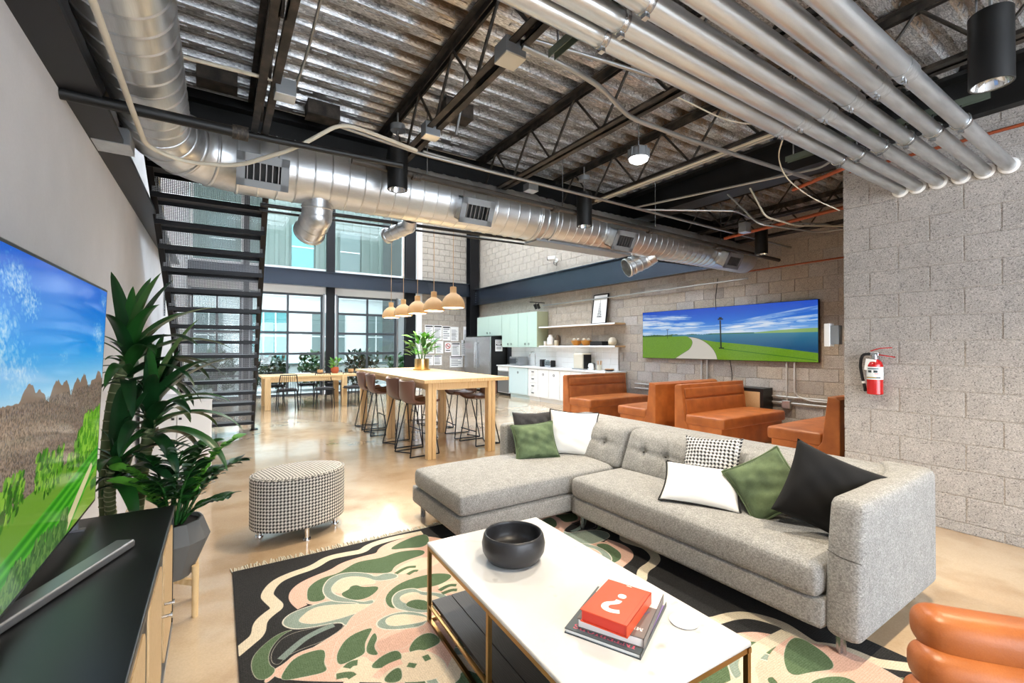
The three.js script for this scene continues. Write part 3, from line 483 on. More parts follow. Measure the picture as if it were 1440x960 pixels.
// ---------- long bar table, stools, pendants ----------
{
  const t = thing('bar_table', 'long pale pine bar table standing on square posts', 'table', [2.8, 0, -7.05]);
  for (let i = 0; i < 5; i++) { const x0 = -.63 + i * .252; const g = b2(x0 + .001, x0 + .251, .975, 1.02, -1.7, 1.7, .004); add('top_board', muv(g, i * .13, i * .4), M.pine, t); }
  for (const z of [1.6, -1.6]) add('apron', b2(-.5, .36, .88, .975, z - .02, z + .02), M.pine, t); for (const x of [-.5, .36]) add('apron', b2(x - .02, x + .02, .88, .975, -1.58, 1.58), M.pine, t);
  for (const z of [-1.6, 0, 1.6]) for (const x of [-.5, .38]) { add('leg', [b2(x - .055, x - .003, 0, .975, z - .05, z + .05, .004), b2(x + .003, x + .055, 0, .975, z - .05, z + .05, .004)], M.pine, t); }
}
function makeStool() {
  const t = thing('bar_stool', '', 'stool', [0, 0, 0], 0, 'leather bar stools around the bar table');
  // local +z is the direction the sitter faces
  const prof = [[.21, .705], [.1, .69], [-.06, .685], [-.15, .72], [-.19, .82], [-.215, .93], [-.225, .985]];
  const curve = new THREE.CatmullRomCurve3(prof.map(([z, y]) => V(0, y, z)));
  add('seat_shell', shell((u, v) => { const p = curve.getPoint(v), s = (u - .5) * 2, b = clamp((v - .45) * 2.4, 0, 1), w = lerp(.215, .2, v) * (v > .9 ? 1 - (v - .9) * 1.6 : 1); return V(s * w, p.y + (1 - b) * .035 * s * s, p.z + b * .085 * s * s); }, 14, 22, .03), M.leatherDark, t);
  const top = [[-.13, .67, .12], [.13, .67, .12], [-.13, .67, -.1], [.13, .67, -.1]], ft = [[-.23, .012, .2], [.23, .012, .2], [-.23, .012, -.22], [.23, .012, -.22]];
  top.forEach((a, i) => add('leg', rod(V(...a), V(...ft[i]), .0085, 6), M.blackSteel, t));
  add('foot_rail', [rod(V(...ft[0]), V(...ft[2]), .0085, 6), rod(V(...ft[1]), V(...ft[3]), .0085, 6), rod(V(...ft[2]), V(0, .012, -.1), .0085, 6), rod(V(...ft[3]), V(0, .012, -.1), .0085, 6), rod(V(-.2, .22, .19), V(.2, .22, .19), .0085, 6)], M.blackSteel, t);
  add('under_frame', [rod(V(-.13, .67, .12), V(.13, .67, .12), .0085, 6), rod(V(-.13, .67, -.1), V(.13, .67, -.1), .0085, 6)], M.blackSteel, t);
  return t;
}
const stool0 = makeStool();
const stoolAt = [[2.28, -5.85, PI / 2 + .1], [2.3, -6.48, PI / 2 - .06], [2.28, -7.5, PI / 2 + .05], [2.3, -8.15, PI / 2], [3.3, -5.98, -PI / 2 - .06], [3.32, -6.6, -PI / 2 + .1], [3.3, -7.55, -PI / 2], [3.32, -8.2, -PI / 2 + .08]];
const stoolLabel = ['brown leather bar stool at the sofa end of the bar table, stair side', 'second brown leather bar stool from the sofa end, stair side of the bar table', 'third brown leather bar stool from the sofa end, stair side of the bar table', 'brown leather bar stool at the window end of the bar table, stair side', 'brown leather bar stool at the sofa end of the bar table, kitchen side', 'second brown leather bar stool from the sofa end, kitchen side of the bar table', 'third brown leather bar stool from the sofa end, kitchen side of the bar table', 'brown leather bar stool at the window end of the bar table, kitchen side'];
stoolAt.forEach(([x, z, a], i) => { if (!i) { stool0.position.set(x, 0, z); stool0.rotation.y = a; stool0.userData.label = stoolLabel[0]; } else dup(stool0, [x, 0, z], a, stoolLabel[i]); });
[[-5.95, 'turned wood pendant lamp nearest the sofa end of the bar table'], [-6.65, 'second turned wood pendant lamp from the sofa end'], [-7.35, 'middle turned wood pendant lamp of the five'], [-8.05, 'fourth turned wood pendant lamp from the sofa end'], [-8.75, 'turned wood pendant lamp nearest the glass doors']].forEach(([z, label]) => {
  const t = thing('pendant_lamp', label, 'lamp', [2.85, 2.0, z], 0, 'row of five wooden pendant lamps');
  add('shade', lathe([[.145, 0], [.165, .004], [.168, .02], [.166, .06], [.15, .11], [.125, .15], [.09, .185], [.05, .21], [.046, .225], [.046, .30], [.04, .305], [0, .305]], 40), M.turned, t);
  add('inner_liner', lathe([[.158, .006], [.158, .055], [.142, .105], [.118, .143], [.08, .178], [0, .19]], 40), M.white, t);
  add('bulb', flat(new THREE.SphereGeometry(.035, 16, 12)).translate(0, .1, 0), M.lampGlow, t);
  add('cord', rod(V(0, .3, 0), V(0, 4.8, 0), .004, 6), M.tan, t); add('canopy', cyl(.05, .05, .03, 0, 4.79, 0, 16), M.white, t);
  const p = new THREE.PointLight(new THREE.Color(1, .9, .76), PENDANT_POWER, 0, 2); p.position.set(0, .04, 0); p.castShadow = true; p.shadow.radius = 2; t.add(p);
});
function leafy(parent, n, rad, h0, h1, size, mats, seed, geoN = 'leaf', droop = .4) {
  const R = rng(seed), g = leafGeo(size, size * .42, droop);
  for (let i = 0; i < n; i++) { const a = R() * 2 * PI, q = Math.sqrt(R()) * rad, o = add(geoN, g, mats[Math.floor(R() * mats.length)], parent); o.position.set(Math.cos(a) * q, lerp(h0, h1, R()) - q * .3, Math.sin(a) * q); o.rotation.set(-.2 - R() * .9, a + PI / 2 + (R() - .5), (R() - .5) * .8, 'YXZ'); o.rotation.y = PI / 2 - a; const s = .7 + R() * .6; o.scale.setScalar(s); }
}
const leafGeos = {};
function leafGeo(L, W, droop = .3, fold = .25, pw = .8) {   // a leaf along +z from the origin
  const k = [L, W, droop, fold, pw].join(); if (leafGeos[k]) return leafGeos[k];
  const nu = 4, nv = 10, pos = [], uv = [], idx = [];
  for (let j = 0; j <= nv; j++) { const v = j / nv, w = W / 2 * Math.pow(Math.sin(PI * Math.pow(clamp(v, .02, .995), pw)), .75), th = droop * v * 1.6, z = L * (v - droop * .22 * v * v * v), y = -L * droop * v * v * .75 + L * .12 * v; for (let i = 0; i <= nu; i++) { const s = i / nu * 2 - 1; pos.push(s * w, y + Math.abs(s) * w * fold, z); uv.push(i / nu, v); } }
  for (let j = 0; j < nv; j++) for (let i = 0; i < nu; i++) { const a = j * (nu + 1) + i, b = a + 1, c = a + nu + 1, d = c + 1; idx.push(a, c, d, a, d, b); }
  const g = new THREE.BufferGeometry(); g.setAttribute('position', new THREE.Float32BufferAttribute(pos, 3)); g.setAttribute('uv', new THREE.Float32BufferAttribute(uv, 2)); g.setIndex(idx); g.computeVertexNormals(); return leafGeos[k] = g;
}
{ // gold pot on the bar table
  const t = thing('potted_plant', 'bright green leafy plant in a gold pot on the bar table', 'plant', [3.08, 1.02, -7.72]);
  add('pot', lathe([[0, .012], [.125, .012], [.13, .02], [.13, .2], [.122, .2], [.12, .17], [0, .17]], 32), M.gold, t); add('saucer', lathe([[0, 0], [.15, 0], [.155, .018], [.14, .02], [0, .014]], 32), M.gold, t); add('soil', cyl(.12, .12, .01, 0, .175, 0, 20), M.soil, t);
  for (let i = 0; i < 6; i++) { const a = i * 1.05; add('stem', rod(V(Math.cos(a) * .04, .17, Math.sin(a) * .04), V(Math.cos(a) * .12, .46, Math.sin(a) * .12), .006, 6), M.leafB, t); }
  leafy(t, 90, .23, .3, .66, .16, [M.leafL, M.leafL, M.leafB], 12);
}
// ---------- dining table by the glass ----------
{
  const t = thing('dining_table', 'long pale pine dining table in front of the glass doors', 'table', [1.9, 0, -12.0]);
  for (let i = 0; i < 4; i++) { const z0 = -.5 + i * .25; add('top_board', muv(b2(-1.07, 1.07, .71, .755, z0 + .001, z0 + .249, .004), i * .3, i * .2), M.pine, t); }
  for (const z of [.46, -.46]) add('apron', b2(-.98, .72, .62, .71, z - .02, z + .02), M.pine, t);
  for (const z of [-.46, .46]) for (const x of [-.95, .7]) add('leg', b2(x - .06, x + .06, 0, .71, z - .06, z + .06, .005), M.pine, t);
}
function makeChair() {
  const t = thing('dining_chair', '', 'chair', [0, 0, 0], 0, 'black wire-back dining chairs');
  add('seat', [bx(.42, .02, .4, 0, .44, 0, .008)], M.blackSteel, t); add('seat_pad', soft(.38, .035, .36, .015, [6, 3, 6]).translate(0, .466, 0), M.boucle, t);
  for (const s of [-1, 1]) { add('leg', rod(V(s * .18, .44, .17), V(s * .2, 0, .2), .011, 7), M.blackSteel, t); add('leg', rod(V(s * .18, .44, -.17), V(s * .21, 0, -.24), .011, 7), M.blackSteel, t); }
  add('back_frame', [rod(V(-.21, .44, -.18), V(-.16, .8, -.26), .011, 7), rod(V(.21, .44, -.18), V(.16, .8, -.26), .011, 7), rod(V(-.165, .8, -.26), V(.165, .8, -.26), .011, 7)], M.blackSteel, t);
  for (let i = 0; i < 7; i++) add('spindle', rod(V(-.15 + i * .05, .45, -.185), V(-.12 + i * .04, .8, -.258), .0045, 5), M.blackSteel, t);
  return t;
}
const ch0 = makeChair();
[[1.32, -11.35, PI, 'black wire-back chair on the room side of the dining table, stair end'], [2.1, -11.3, PI + .06, 'black wire-back chair in the middle of the dining table, room side'], [2.78, -11.35, PI - .1, 'black wire-back chair on the room side of the dining table, bar end'], [1.2, -12.7, .05, 'black wire-back chair on the window side of the dining table, stair end'], [1.95, -12.72, -.05, 'black wire-back chair in the middle of the dining table, window side'], [2.6, -12.7, .1, 'black wire-back chair on the window side of the dining table, bar end'], [3.12, -12.0, -PI / 2, 'black wire-back chair at the head of the dining table near the bar stools']].forEach(([x, z, a, l], i) => { if (!i) { ch0.position.set(x, 0, z); ch0.rotation.y = a; ch0.userData.label = l; } else dup(ch0, [x, 0, z], a, l); });
function smallPot(x, z, s, m, label, n, lm, seed) {
  const t = thing('potted_plant', label, 'plant', [x, .755, z]);
  add('pot', lathe([[0, 0], [.05 * s, 0], [.075 * s, .05 * s], [.07 * s, .12 * s], [.06 * s, .12 * s], [.06 * s, .1 * s], [0, .1 * s]], 24), m, t);
  leafy(t, n, .09 * s, .12 * s, .12 * s + (n > 15 ? .2 : .05), n > 15 ? .12 : .05, lm, seed);
}
smallPot(2.14, -12.05, .9, M.tan, 'small dark succulent in a tan pot on the dining table, stair side', 12, [M.leaf], 3);
smallPot(2.52, -12.2, 1.3, M.terracotta, 'bright leafy plant in a terracotta pot on the dining table', 46, [M.leafL], 4);
smallPot(2.88, -12.05, .9, M.tan, 'small dark succulent in a tan pot on the dining table, bar side', 12, [M.leaf], 5);
solo('paper_tray', [b2(1.62, 1.92, .756, .775, -12.2, -11.98, .004), b2(1.6, 1.94, .775, .782, -12.22, -11.96, .002)], M.paper, 'stack of loose white papers on the dining table', 'papers');
// ---------- outside ----------
{
  const g = struct('ground', 'pale paved yard outside the glass doors'); add('paving', b2(-30, 40, -.25, -.06, -60, ZF - .25), M.plaster, g);
  const side = std({ color: 0x66726c, roughness: .6 }), teal = phy({ color: 0x5d9496, roughness: .08 }), pale = std({ color: 0xd8dbd9, roughness: .7 }), shade = std({ color: 0x6c7a78, roughness: .7 });
  const b = thing('office_building', 'grey-green ribbed building with teal windows across the yard', 'building', [0, 0, -27]);
  add('wall', [b2(-26, 34, 4.1, 9.4, -6, 0)], side, b); add('white_base', b2(-26, 34, 0, 4.1, -6, .35), pale, b);
  const ribs = []; for (let x = -20; x < 30; x += .5) ribs.push(b2(x, x + .16, 5.3, 9.4, 0, .07)); stuff(add('siding_ribs', ribs, side, b));
  add('ledge', b2(-26, 34, 4.1, 4.3, 0, .6), pale, b); add('band', b2(-26, 34, 4.95, 5.3, 0, .25), shade, b);
  for (let i = 0; i < 12; i++) for (const y of [5.6]) { const x = -14 + i * 3.3 + (i % 3) * .4; const f = add('window', b2(x, x + 1.1, y, y + 2.4, .02, .1), i % 2 ? teal : shade, b); add('window_bar', b2(x, x + 1.1, y + 1.2, y + 1.26, .1, .13), pale, f); }
  for (let i = 0; i < 14; i++) { const x = -16 + i * 2.9; const f = add('window', b2(x, x + 1.7, .7, 3.3, .36, .42), i % 3 ? shade : teal, b); for (const k of [.33, .66]) add('window_bar', b2(x + 1.7 * k - .03, x + 1.7 * k + .03, .7, 3.3, .42, .46), pale, f); add('window_bar', b2(x, x + 1.7, 1.95, 2.01, .42, .46), pale, f); }
  const w2 = thing('dark_building_wing', 'dark grey building wing seen through the right glass door', 'building', [8.4, 0, -20.5]);
  add('wall', b2(-1.2, 4, 0, 8.6, -3, 0), std({ color: 0x3e4240, roughness: .7 }), w2); for (const y of [.9, 4.6]) { const f = add('window', b2(-.9, .6, y, y + 1.6, 0, .05), teal, w2); add('window_bar', b2(-.18, -.12, y, y + 1.6, .05, .09), shade, f); }
  const fence = thing('garden_wall', 'low pale garden wall beyond the glass doors', 'wall', [0, 0, -18.2]); add('wall', b2(-6, 7, -.06, .75, -.1, .1), pale, fence); add('coping', b2(-6, 7, .75, .82, -.15, .15), shade, fence);
  const lg = leafGeo(.22, .11, .3);
  [[-1.5, -16.9, 1.0], [-.1, -16.9, 1.15], [1.4, -16.8, 1.05], [2.9, -16.9, 1.2], [4.4, -16.8, 1.25], [5.9, -16.9, 1.1], [7.4, -16.9, 1.2]].forEach(([x, z, h], i) => {
    const t = thing('shrub', 'green shrub outside the glass, ' + ['behind the stair', 'beside the stair foot', 'behind the dining table stair end', 'behind the middle of the dining table', 'behind the right glass door', 'beside the black post', 'behind the far block wall'][i], 'shrub', [x, 0, z], 0, 'shrubs outside the glass doors');
    const R = rng(50 + i), gs = []; for (let k = 0; k < 420; k++) { const a = R() * 2 * PI, q = Math.sqrt(R()) * .58, c = lg.clone(); c.deleteAttribute('uv'); c.rotateX(-R() * 1.3).rotateY(R() * 6.3).translate(Math.cos(a) * q, .05 + R() * h * Math.sqrt(1 - q * q * .8), Math.sin(a) * q); gs.push(c.toNonIndexed()); }
    stuff(add('foliage', mergeGeometries(gs), i % 2 ? M.leafB : M.leaf, t)); add('stem', rod(V(0, 0, 0), V(0, h * .6, 0), .03, 6), M.trunk, t);
  });
}
// ---------- kitchen along the right wall ----------
const ringPull = (x, y, z, p) => add('ring_pull', flat(new THREE.TorusGeometry(.028, .005, 6, 16)).rotateY(PI / 2).translate(x, y, z), M.blackSteel, p);
function baseUnit(z0, z1, kind, m, label) {
  const t = thing(kind === 'drawers' ? 'drawer_unit' : 'base_cabinet', label, 'cabinet', [7.1, 0, (z0 + z1) / 2]), w = (z1 - z0) / 2;
  add('body', b2(.02, .6, .1, .86, -w, w), m, t); add('toe_kick', b2(.06, .6, 0, .1, -w, w), m, t);
  if (kind === 'drawers') for (let i = 0; i < 4; i++) { const d = add('drawer', b2(0, .02, .115 + i * .186, .285 + i * .186, -w + .005, w - .005, .003), m, t); add('cup_pull', [b2(-.022, 0, .2 + i * .186, .222 + i * .186, -.05, .05, .008)], M.blackSteel, d); }
  else { const n = kind === 'two' ? 2 : 1; for (let i = 0; i < n; i++) { const a = -w + i * 2 * w / n, b = a + 2 * w / n; const d = add('door', [b2(0, .02, .115, .85, a + .004, b - .004, .003)], m, t); add('door_rim', [b2(-.004, .002, .78, .845, a + .006, b - .006), b2(-.004, .002, .12, .18, a + .006, b - .006), b2(-.004, .002, .18, .78, a + .006, a + .07), b2(-.004, .002, .18, .78, b - .07, b - .006)], m, d); ringPull(-.012, .72, (a + b) / 2, d); } }
}
baseUnit(-11.08, -10.14, 'one', phy({ color: 0xcfe2e3, roughness: .35 }), 'pale aqua base cabinet beside the dishwasher');
baseUnit(-10.13, -9.66, 'drawers', M.white, 'white four-drawer unit under the kitchen counter');
baseUnit(-9.65, -8.76, 'two', M.white, 'white two-door base cabinet right of the drawer unit');
baseUnit(-8.75, -7.93, 'two', M.white, 'white two-door base cabinet behind the farthest booth');
baseUnit(-7.92, -7.2, 'one', M.white, 'white base cabinet at the end of the counter beside the wood panel');
{
  const t = thing('dishwasher', 'white dishwasher with a dark side gap beside the refrigerator', 'dishwasher', [7.1, 0, -11.42]); add('body', b2(.02, .6, .08, .86, -.3, .3), M.white, t); add('door', b2(0, .02, .1, .72, -.295, .295, .006), M.silver, t); add('control_panel', b2(-.002, .02, .73, .85, -.295, .295, .006), M.whiteGloss, t); add('handle', rod(V(-.03, .7, -.22), V(-.03, .7, .22), .01, 8), M.steel, t); add('toe_kick', b2(.06, .6, 0, .08, -.3, .3), M.blackPaint, t);
}
solo('counter_top', b2(7.07, 7.74, .865, .895, -11.74, -7.16, .004), M.whiteGloss, 'white kitchen worktop running along the block wall', 'worktop');
solo('end_panel', b2(7.12, 7.72, 0, .865, -7.195, -7.165), M.oak, 'light oak end panel closing the kitchen counter', 'panel');
{ const t = thing('backsplash', 'glossy white tiled backsplash between counter and shelf', 'backsplash', [7.73, 0, 0]); 
  for (let r = 0; r < 4; r++) for (let i = 0; i < 18; i++) { const z0 = -11.9 + i * .25; add('tile', b2(-.012, .01, .897 + r * .136, 1.03 + r * .136, z0 + .002, z0 + .248, .002), M.whiteGloss, t); }
  add('dark_panel', b2(-.01, .01, .897, 1.42, -12.15, -11.91), M.darkFrame, t); }
function upper(z0, z1, y0, label) {
  const t = thing('wall_cabinet', label, 'cabinet', [7.36, 0, (z0 + z1) / 2], 0, 'mint wall cabinets'), w = (z1 - z0) / 2;
  add('body', b2(.02, .38, y0, 2.42, -w, w), M.mint, t);
  for (let i = 0; i < 2; i++) { const a = -w + i * w, b = a + w, d = add('door', b2(0, .02, y0 + .004, 2.416, a + .003, b - .003, .003), M.mint, t); ringPull(-.012, y0 + .09, i ? a + .09 : b - .09, d); }
}
upper(-11.0, -10.08, 1.43, 'tall mint wall cabinet beside the open shelves'); upper(-11.9, -11.01, 1.43, 'tall mint wall cabinet above the dishwasher'); upper(-13.5, -11.92, 1.79, 'short mint wall cabinet above the refrigerator');
solo('cabinet_end_panel', b2(7.36, 7.74, 1.43, 2.42, -10.075, -10.055), M.sage, 'sage green end panel of the mint wall cabinets', 'panel');
for (const [y, l] of [[1.955, 'upper floating shelf holding the framed print'], [1.44, 'lower floating shelf holding bowls and jars']]) { const t = thing('floating_shelf', l, 'shelf', [7.4, y, -8.62]); add('board', b2(.012, .34, 0, .034, -1.42, 1.42), M.oak, t); add('front_edge', b2(0, .012, 0, .034, -1.42, 1.42), M.whiteGloss, t); }
{
  const t = thing('refrigerator', 'stainless steel double-door refrigerator with black sides', 'refrigerator', [7.08, 0, -13.02]);
  add('body', b2(.05, .64, .03, 1.765, -.86, .87, .01), M.blackPaint, t);
  for (const s of [-1, 1]) { const d = add('door', b2(0, .05, .55, 1.76, s < 0 ? -.86 : .006, s < 0 ? -.006 : .87, .012), M.steel, t); add('handle', [rod(V(-.05, .75, s * .05), V(-.05, 1.6, s * .05), .013, 8), rod(V(0, .8, s * .05), V(-.05, .8, s * .05), .01, 6), rod(V(0, 1.55, s * .05), V(-.05, 1.55, s * .05), .01, 6)], M.chrome, d); }
  const f = add('freezer_drawer', b2(0, .05, .06, .54, -.86, .87, .012), M.steel, t); add('handle', rod(V(-.05, .47, -.7), V(-.05, .47, .7), .013, 8), M.chrome, f);
  add('hinge_cover', [b2(.1, .3, 1.765, 1.8, -.8, -.5, .01)], M.blackPaint, t);
}
const printTex = (rows, head) => canvasTex(128, 176, (c, w, h) => { c.fillStyle = '#f4f4f2'; c.fillRect(0, 0, w, h); if (head) { c.fillStyle = '#333'; c.fillRect(8, 8, w - 16, 16); } const R = rng(rows * 7 + 1); for (let i = 0; i < rows; i++) { c.fillStyle = R() < .25 ? '#555' : '#9a9da2'; c.fillRect(14, 34 + i * (h - 44) / rows, (w - 28) * (.6 + .4 * R()), Math.max(2, 60 / rows)); } });
const paperM = [[9, 1], [14, 1], [5, 1], [20, 0], [11, 0]].map(([r, h]) => std({ map: printTex(r, h), roughness: .8 }));
const sheet = (w, h) => { const g = flat(new THREE.BoxGeometry(w, h, .004)); return g; };
{ const o = solo('fridge_notice', sheet(.26, .36), std({ map: canvasTex(128, 176, (c, w, h) => { c.fillStyle = '#f2f2f0'; c.fillRect(0, 0, w, h); c.fillStyle = '#222'; c.fillRect(8, 8, w - 16, 6); c.fillStyle = '#777'; for (let i = 0; i < 4; i++) c.fillRect(16 + i * 26, 24, 18, 22); c.fillStyle = '#111'; c.fillRect(14, 60, w - 28, 30); c.fillStyle = '#f2f2f0'; c.fillRect(30, 68, w - 60, 12); c.fillStyle = '#444'; for (let i = 0; i < 4; i++) c.fillRect(16, 106 + i * 12, w - 32, 5); }), roughness: .8 }), 'printed notice stuck on the black side of the refrigerator', 'notice'); o.position.set(7.4, 1.48, -12.147); }
// papers pinned on the far block wall
[[5.98, 1.92, .3, .5, 0, 'tall labour notice with dark heading, first in the top row'], [6.3, 1.92, .3, .5, 1, 'tall notice second in the top row'], [6.62, 1.9, .3, .5, 2, 'tall banded notice third in the top row'], [6.93, 1.88, .3, .5, 3, 'tall notice last in the top row'], [6.02, 1.42, .3, .42, 4, 'plain paper below the first tall notice'], [6.36, 1.42, .28, .42, 3, 'plain paper beside the no-smoking sign'], [6.98, 1.35, .34, .46, 1, 'white sheet below the last tall notice'], [7.3, 1.4, .22, .55, 4, 'narrow sheet beside the refrigerator'], [7.42, 1.85, .3, .6, 3, 'pale sheet above the refrigerator edge'], [5.95, .98, .36, .34, 1, 'low wide sheet at the pilaster side'], [6.3, .98, .3, .34, 0, 'low sheet under the plain papers'], [7.0, .92, .5, .4, 2, 'low clipped sheet with dark marks'], [5.62, 1.75, .16, .6, 4, 'narrow light switch sheet on the pilaster']].forEach(([x, y, w, h, m, l]) => { const o = solo('wall_notice', sheet(w, h), paperM[m], 'far block wall paper: ' + l, 'notice', 'papers on the far block wall'); o.position.set(x, y, ZF + (x < 5.8 ? .07 : .052)); });
{ const o = solo('no_smoking_sign', sheet(.24, .34), std({ map: canvasTex(128, 180, (c, w, h) => { c.fillStyle = '#f4f2f0'; c.fillRect(0, 0, w, h); c.strokeStyle = '#c03028'; c.lineWidth = 12; c.beginPath(); c.arc(64, 70, 44, 0, 7); c.stroke(); c.beginPath(); c.moveTo(34, 40); c.lineTo(94, 100); c.stroke(); c.fillStyle = '#222'; c.fillRect(36, 66, 54, 9); c.fillRect(20, 140, 88, 14); }), roughness: .8 }), 'white sign with a red crossed circle on the far block wall', 'sign'); o.position.set(6.68, 1.42, ZF + .053); }
// shelf and counter items
const item = (name, label, cat, x, y, z, parts) => { const t = thing(name, label, cat, [x, y, z]); for (const [n, g, m] of parts) add(n, g, m, t); return t; };
const SY = 1.475, CY = .896;
item('mug', 'white straight mug at the cabinet end of the lower shelf', 'mug', 7.58, SY, -9.97, [['body', lathe([[0, 0], [.05, 0], [.052, .12], [.046, .12], [.044, .01], [0, .01]], 20), M.white]]);
item('jug', 'tall white jug with lid on the lower shelf', 'jug', 7.58, SY, -9.74, [['body', lathe([[0, 0], [.09, 0], [.1, .05], [.095, .2], [.06, .24], [.06, .27], [0, .27]], 24), M.whiteGloss], ['lid', lathe([[.062, .27], [.064, .29], [.02, .3], [0, .3]], 20), M.white]]);
item('canister', 'small beige canister beside the white jug', 'canister', 7.55, SY, -9.46, [['body', lathe([[0, 0], [.055, 0], [.058, .13], [.05, .14], [0, .14]], 20), M.cream]]);
item('dark_vase', 'dark brown vase standing behind the beige canister', 'vase', 7.67, SY, -9.56, [['body', lathe([[0, 0], [.05, 0], [.07, .1], [.05, .22], [.03, .28], [.028, .28], [0, .05]], 20), std({ color: 0x6b5a4a, roughness: .6 })]]);
for (const [z, l] of [[-8.66, 'amber wooden bowl nearer the jugs'], [-8.3, 'amber wooden bowl filled with fruit nearer the black tray']]) { const t = item('wooden_bowl', l, 'bowl', 7.56, SY, z, [['bowl', lathe([[0, 0], [.06, 0], [.11, .05], [.14, .12], [.132, .12], [.1, .055], [0, .015]], 28), std({ color: 0xc58b3c, roughness: .45 })]]); for (let i = 0; i < 5; i++) add('fruit', flat(new THREE.SphereGeometry(.042, 12, 10)).translate(Math.cos(i * 1.3) * .06, .115 + (i % 2) * .03, Math.sin(i * 1.3) * .06), [M.tan, M.cream][i % 2], t); }
item('black_tray', 'black rectangular tray on the lower shelf', 'tray', 7.56, SY, -7.86, [['tray', [b2(-.1, .1, 0, .015, -.2, .2), b2(-.1, .1, 0, .1, -.2, -.19), b2(-.1, .1, 0, .1, .19, .2), b2(-.1, -.09, 0, .1, -.19, .19), b2(.09, .1, 0, .1, -.19, .19)], M.blackTrim]]);
item('round_vase', 'round cream vase at the open end of the lower shelf', 'vase', 7.58, SY, -7.44, [['body', lathe([[0, 0], [.05, 0], [.095, .05], [.1, .1], [.075, .16], [.04, .185], [.036, .185], [.05, .14], [0, .03]], 28), M.cream]]);
{ const t = thing('framed_print', 'white framed print of a dark tower leaning on the upper shelf', 'picture', [7.6, 1.99, -7.92]); const tilt = (g) => g.rotateZ(-.13);
  add('frame', [b2(-.012, .012, 0, .025, -.25, .25), b2(-.012, .012, .695, .72, -.25, .25), b2(-.012, .012, 0, .72, -.25, -.225), b2(-.012, .012, 0, .72, .225, .25)].map(tilt), M.blackTrim, t);
  const g = flat(new THREE.PlaneGeometry(.46, .68)).rotateY(-PI / 2).translate(-.002, .36, 0).rotateZ(-.13);
  add('print', g, std({ map: canvasTex(256, 384, (c, w, h) => { c.fillStyle = '#f4f4f2'; c.fillRect(0, 0, w, h); c.fillStyle = '#2c2c2e'; const R = rng(4); for (let i = 0; i < 9; i++) { const y = 110 + i * 22, q = 10 + i * 4; c.fillRect(128 - q, y, q * 2, 16); for (let k = 0; k < 5; k++) { c.clearRect; c.fillStyle = '#e8e8e6'; c.fillRect(128 - q + 4 + R() * (2 * q - 12), y + 4, 5, 8); c.fillStyle = '#2c2c2e'; } } c.fillRect(126, 70, 4, 40); c.fillRect(80, 300, 96, 6); }), roughness: .5 }), t);
  add('backing', b2(-.001, .001, .01, .71, -.24, .24).rotateZ(-.13).translate(.003, 0, 0), M.tan, t); }
item('toaster_oven', 'steel toaster oven on the counter beside the refrigerator', 'oven', 7.45, CY, -11.1, [['body', bx(.34, .24, .46, 0, .135, 0, .01), M.silver], ['door', bx(.006, .17, .32, -.172, .14, -.05, .002), M.darkFrame], ['handle', rod(V(-.19, .215, -.18), V(-.19, .215, .1), .008, 8), M.steel], ['knob', [cyl(.018, .018, .02, 0, 0, 0, 12).rotateZ(PI / 2).translate(-.18, .19, .17), cyl(.018, .018, .02, 0, 0, 0, 12).rotateZ(PI / 2).translate(-.18, .11, .17)], M.steel]]);
item('faucet', 'chrome gooseneck kitchen faucet over the sink', 'faucet', 7.62, CY, -10.5, [['base', cyl(.03, .03, .02, 0, .01, 0, 16), M.chrome], ['neck', tube([[0, .02, 0], [0, .25, 0], [-.02, .36, 0], [-.1, .4, 0], [-.18, .36, 0], [-.2, .28, 0]], .014, 30, 10), M.chrome], ['handle', rod(V(0, .06, .03), V(0, .1, .1), .008, 8), M.chrome]]);
item('coffee_grinder', 'black and steel coffee grinder by the sink', 'appliance', 7.5, CY, -9.98, [['body', [bx(.14, .2, .13, 0, .1, 0, .015)], M.blackTrim], ['hopper', cyl(.06, .045, .08, 0, .24, 0, 16), M.wetGlass]]);
item('toaster', 'steel toaster with black ends on the counter', 'toaster', 7.5, CY, -9.68, [['body', bx(.17, .18, .27, 0, .1, 0, .03), M.steel], ['end', bx(.16, .17, .03, 0, .095, -.145, .012), M.blackTrim], ['end', bx(.16, .17, .03, 0, .095, .145, .012), M.blackTrim]]);
item('coffee_machine', 'cream coffee machine with black side on the counter', 'coffee machine', 7.47, CY, -8.34, [['body', bx(.3, .38, .34, 0, .2, 0, .03), M.cream], ['side_panel', bx(.24, .34, .02, .0, .19, .18, .006), M.blackTrim], ['drip_tray', bx(.36, .025, .38, 0, .0125, 0, .006), M.silver]]);
item('water_kettle', 'white gooseneck kettle beside the coffee machine', 'kettle', 7.45, CY, -8.02, [['body', lathe([[0, 0], [.075, 0], [.07, .09], [.05, .15], [0, .16]], 24), M.whiteGloss], ['spout', tube([[-.06, .04, 0], [-.11, .08, 0], [-.12, .15, 0], [-.15, .19, 0]], .009, 20, 8), M.blackTrim], ['handle', tube([[.05, .14, 0], [.12, .15, 0], [.12, .05, 0]], .01, 16, 8), M.blackTrim]]);
{ const t = item('stirrer_jar', 'glass jar of wooden stirrers on the counter', 'jar', 7.5, CY, -7.78, [['jar', lathe([[0, 0], [.055, 0], [.06, .13], [.055, .13], [.05, .01], [0, .01]], 20), M.cream]]); for (let i = 0; i < 9; i++) add('stirrer', rod(V(Math.cos(i) * .02, .02, Math.sin(i) * .02), V(Math.cos(i) * .06, .22, Math.sin(i) * .06), .005, 5), M.tan, t); }
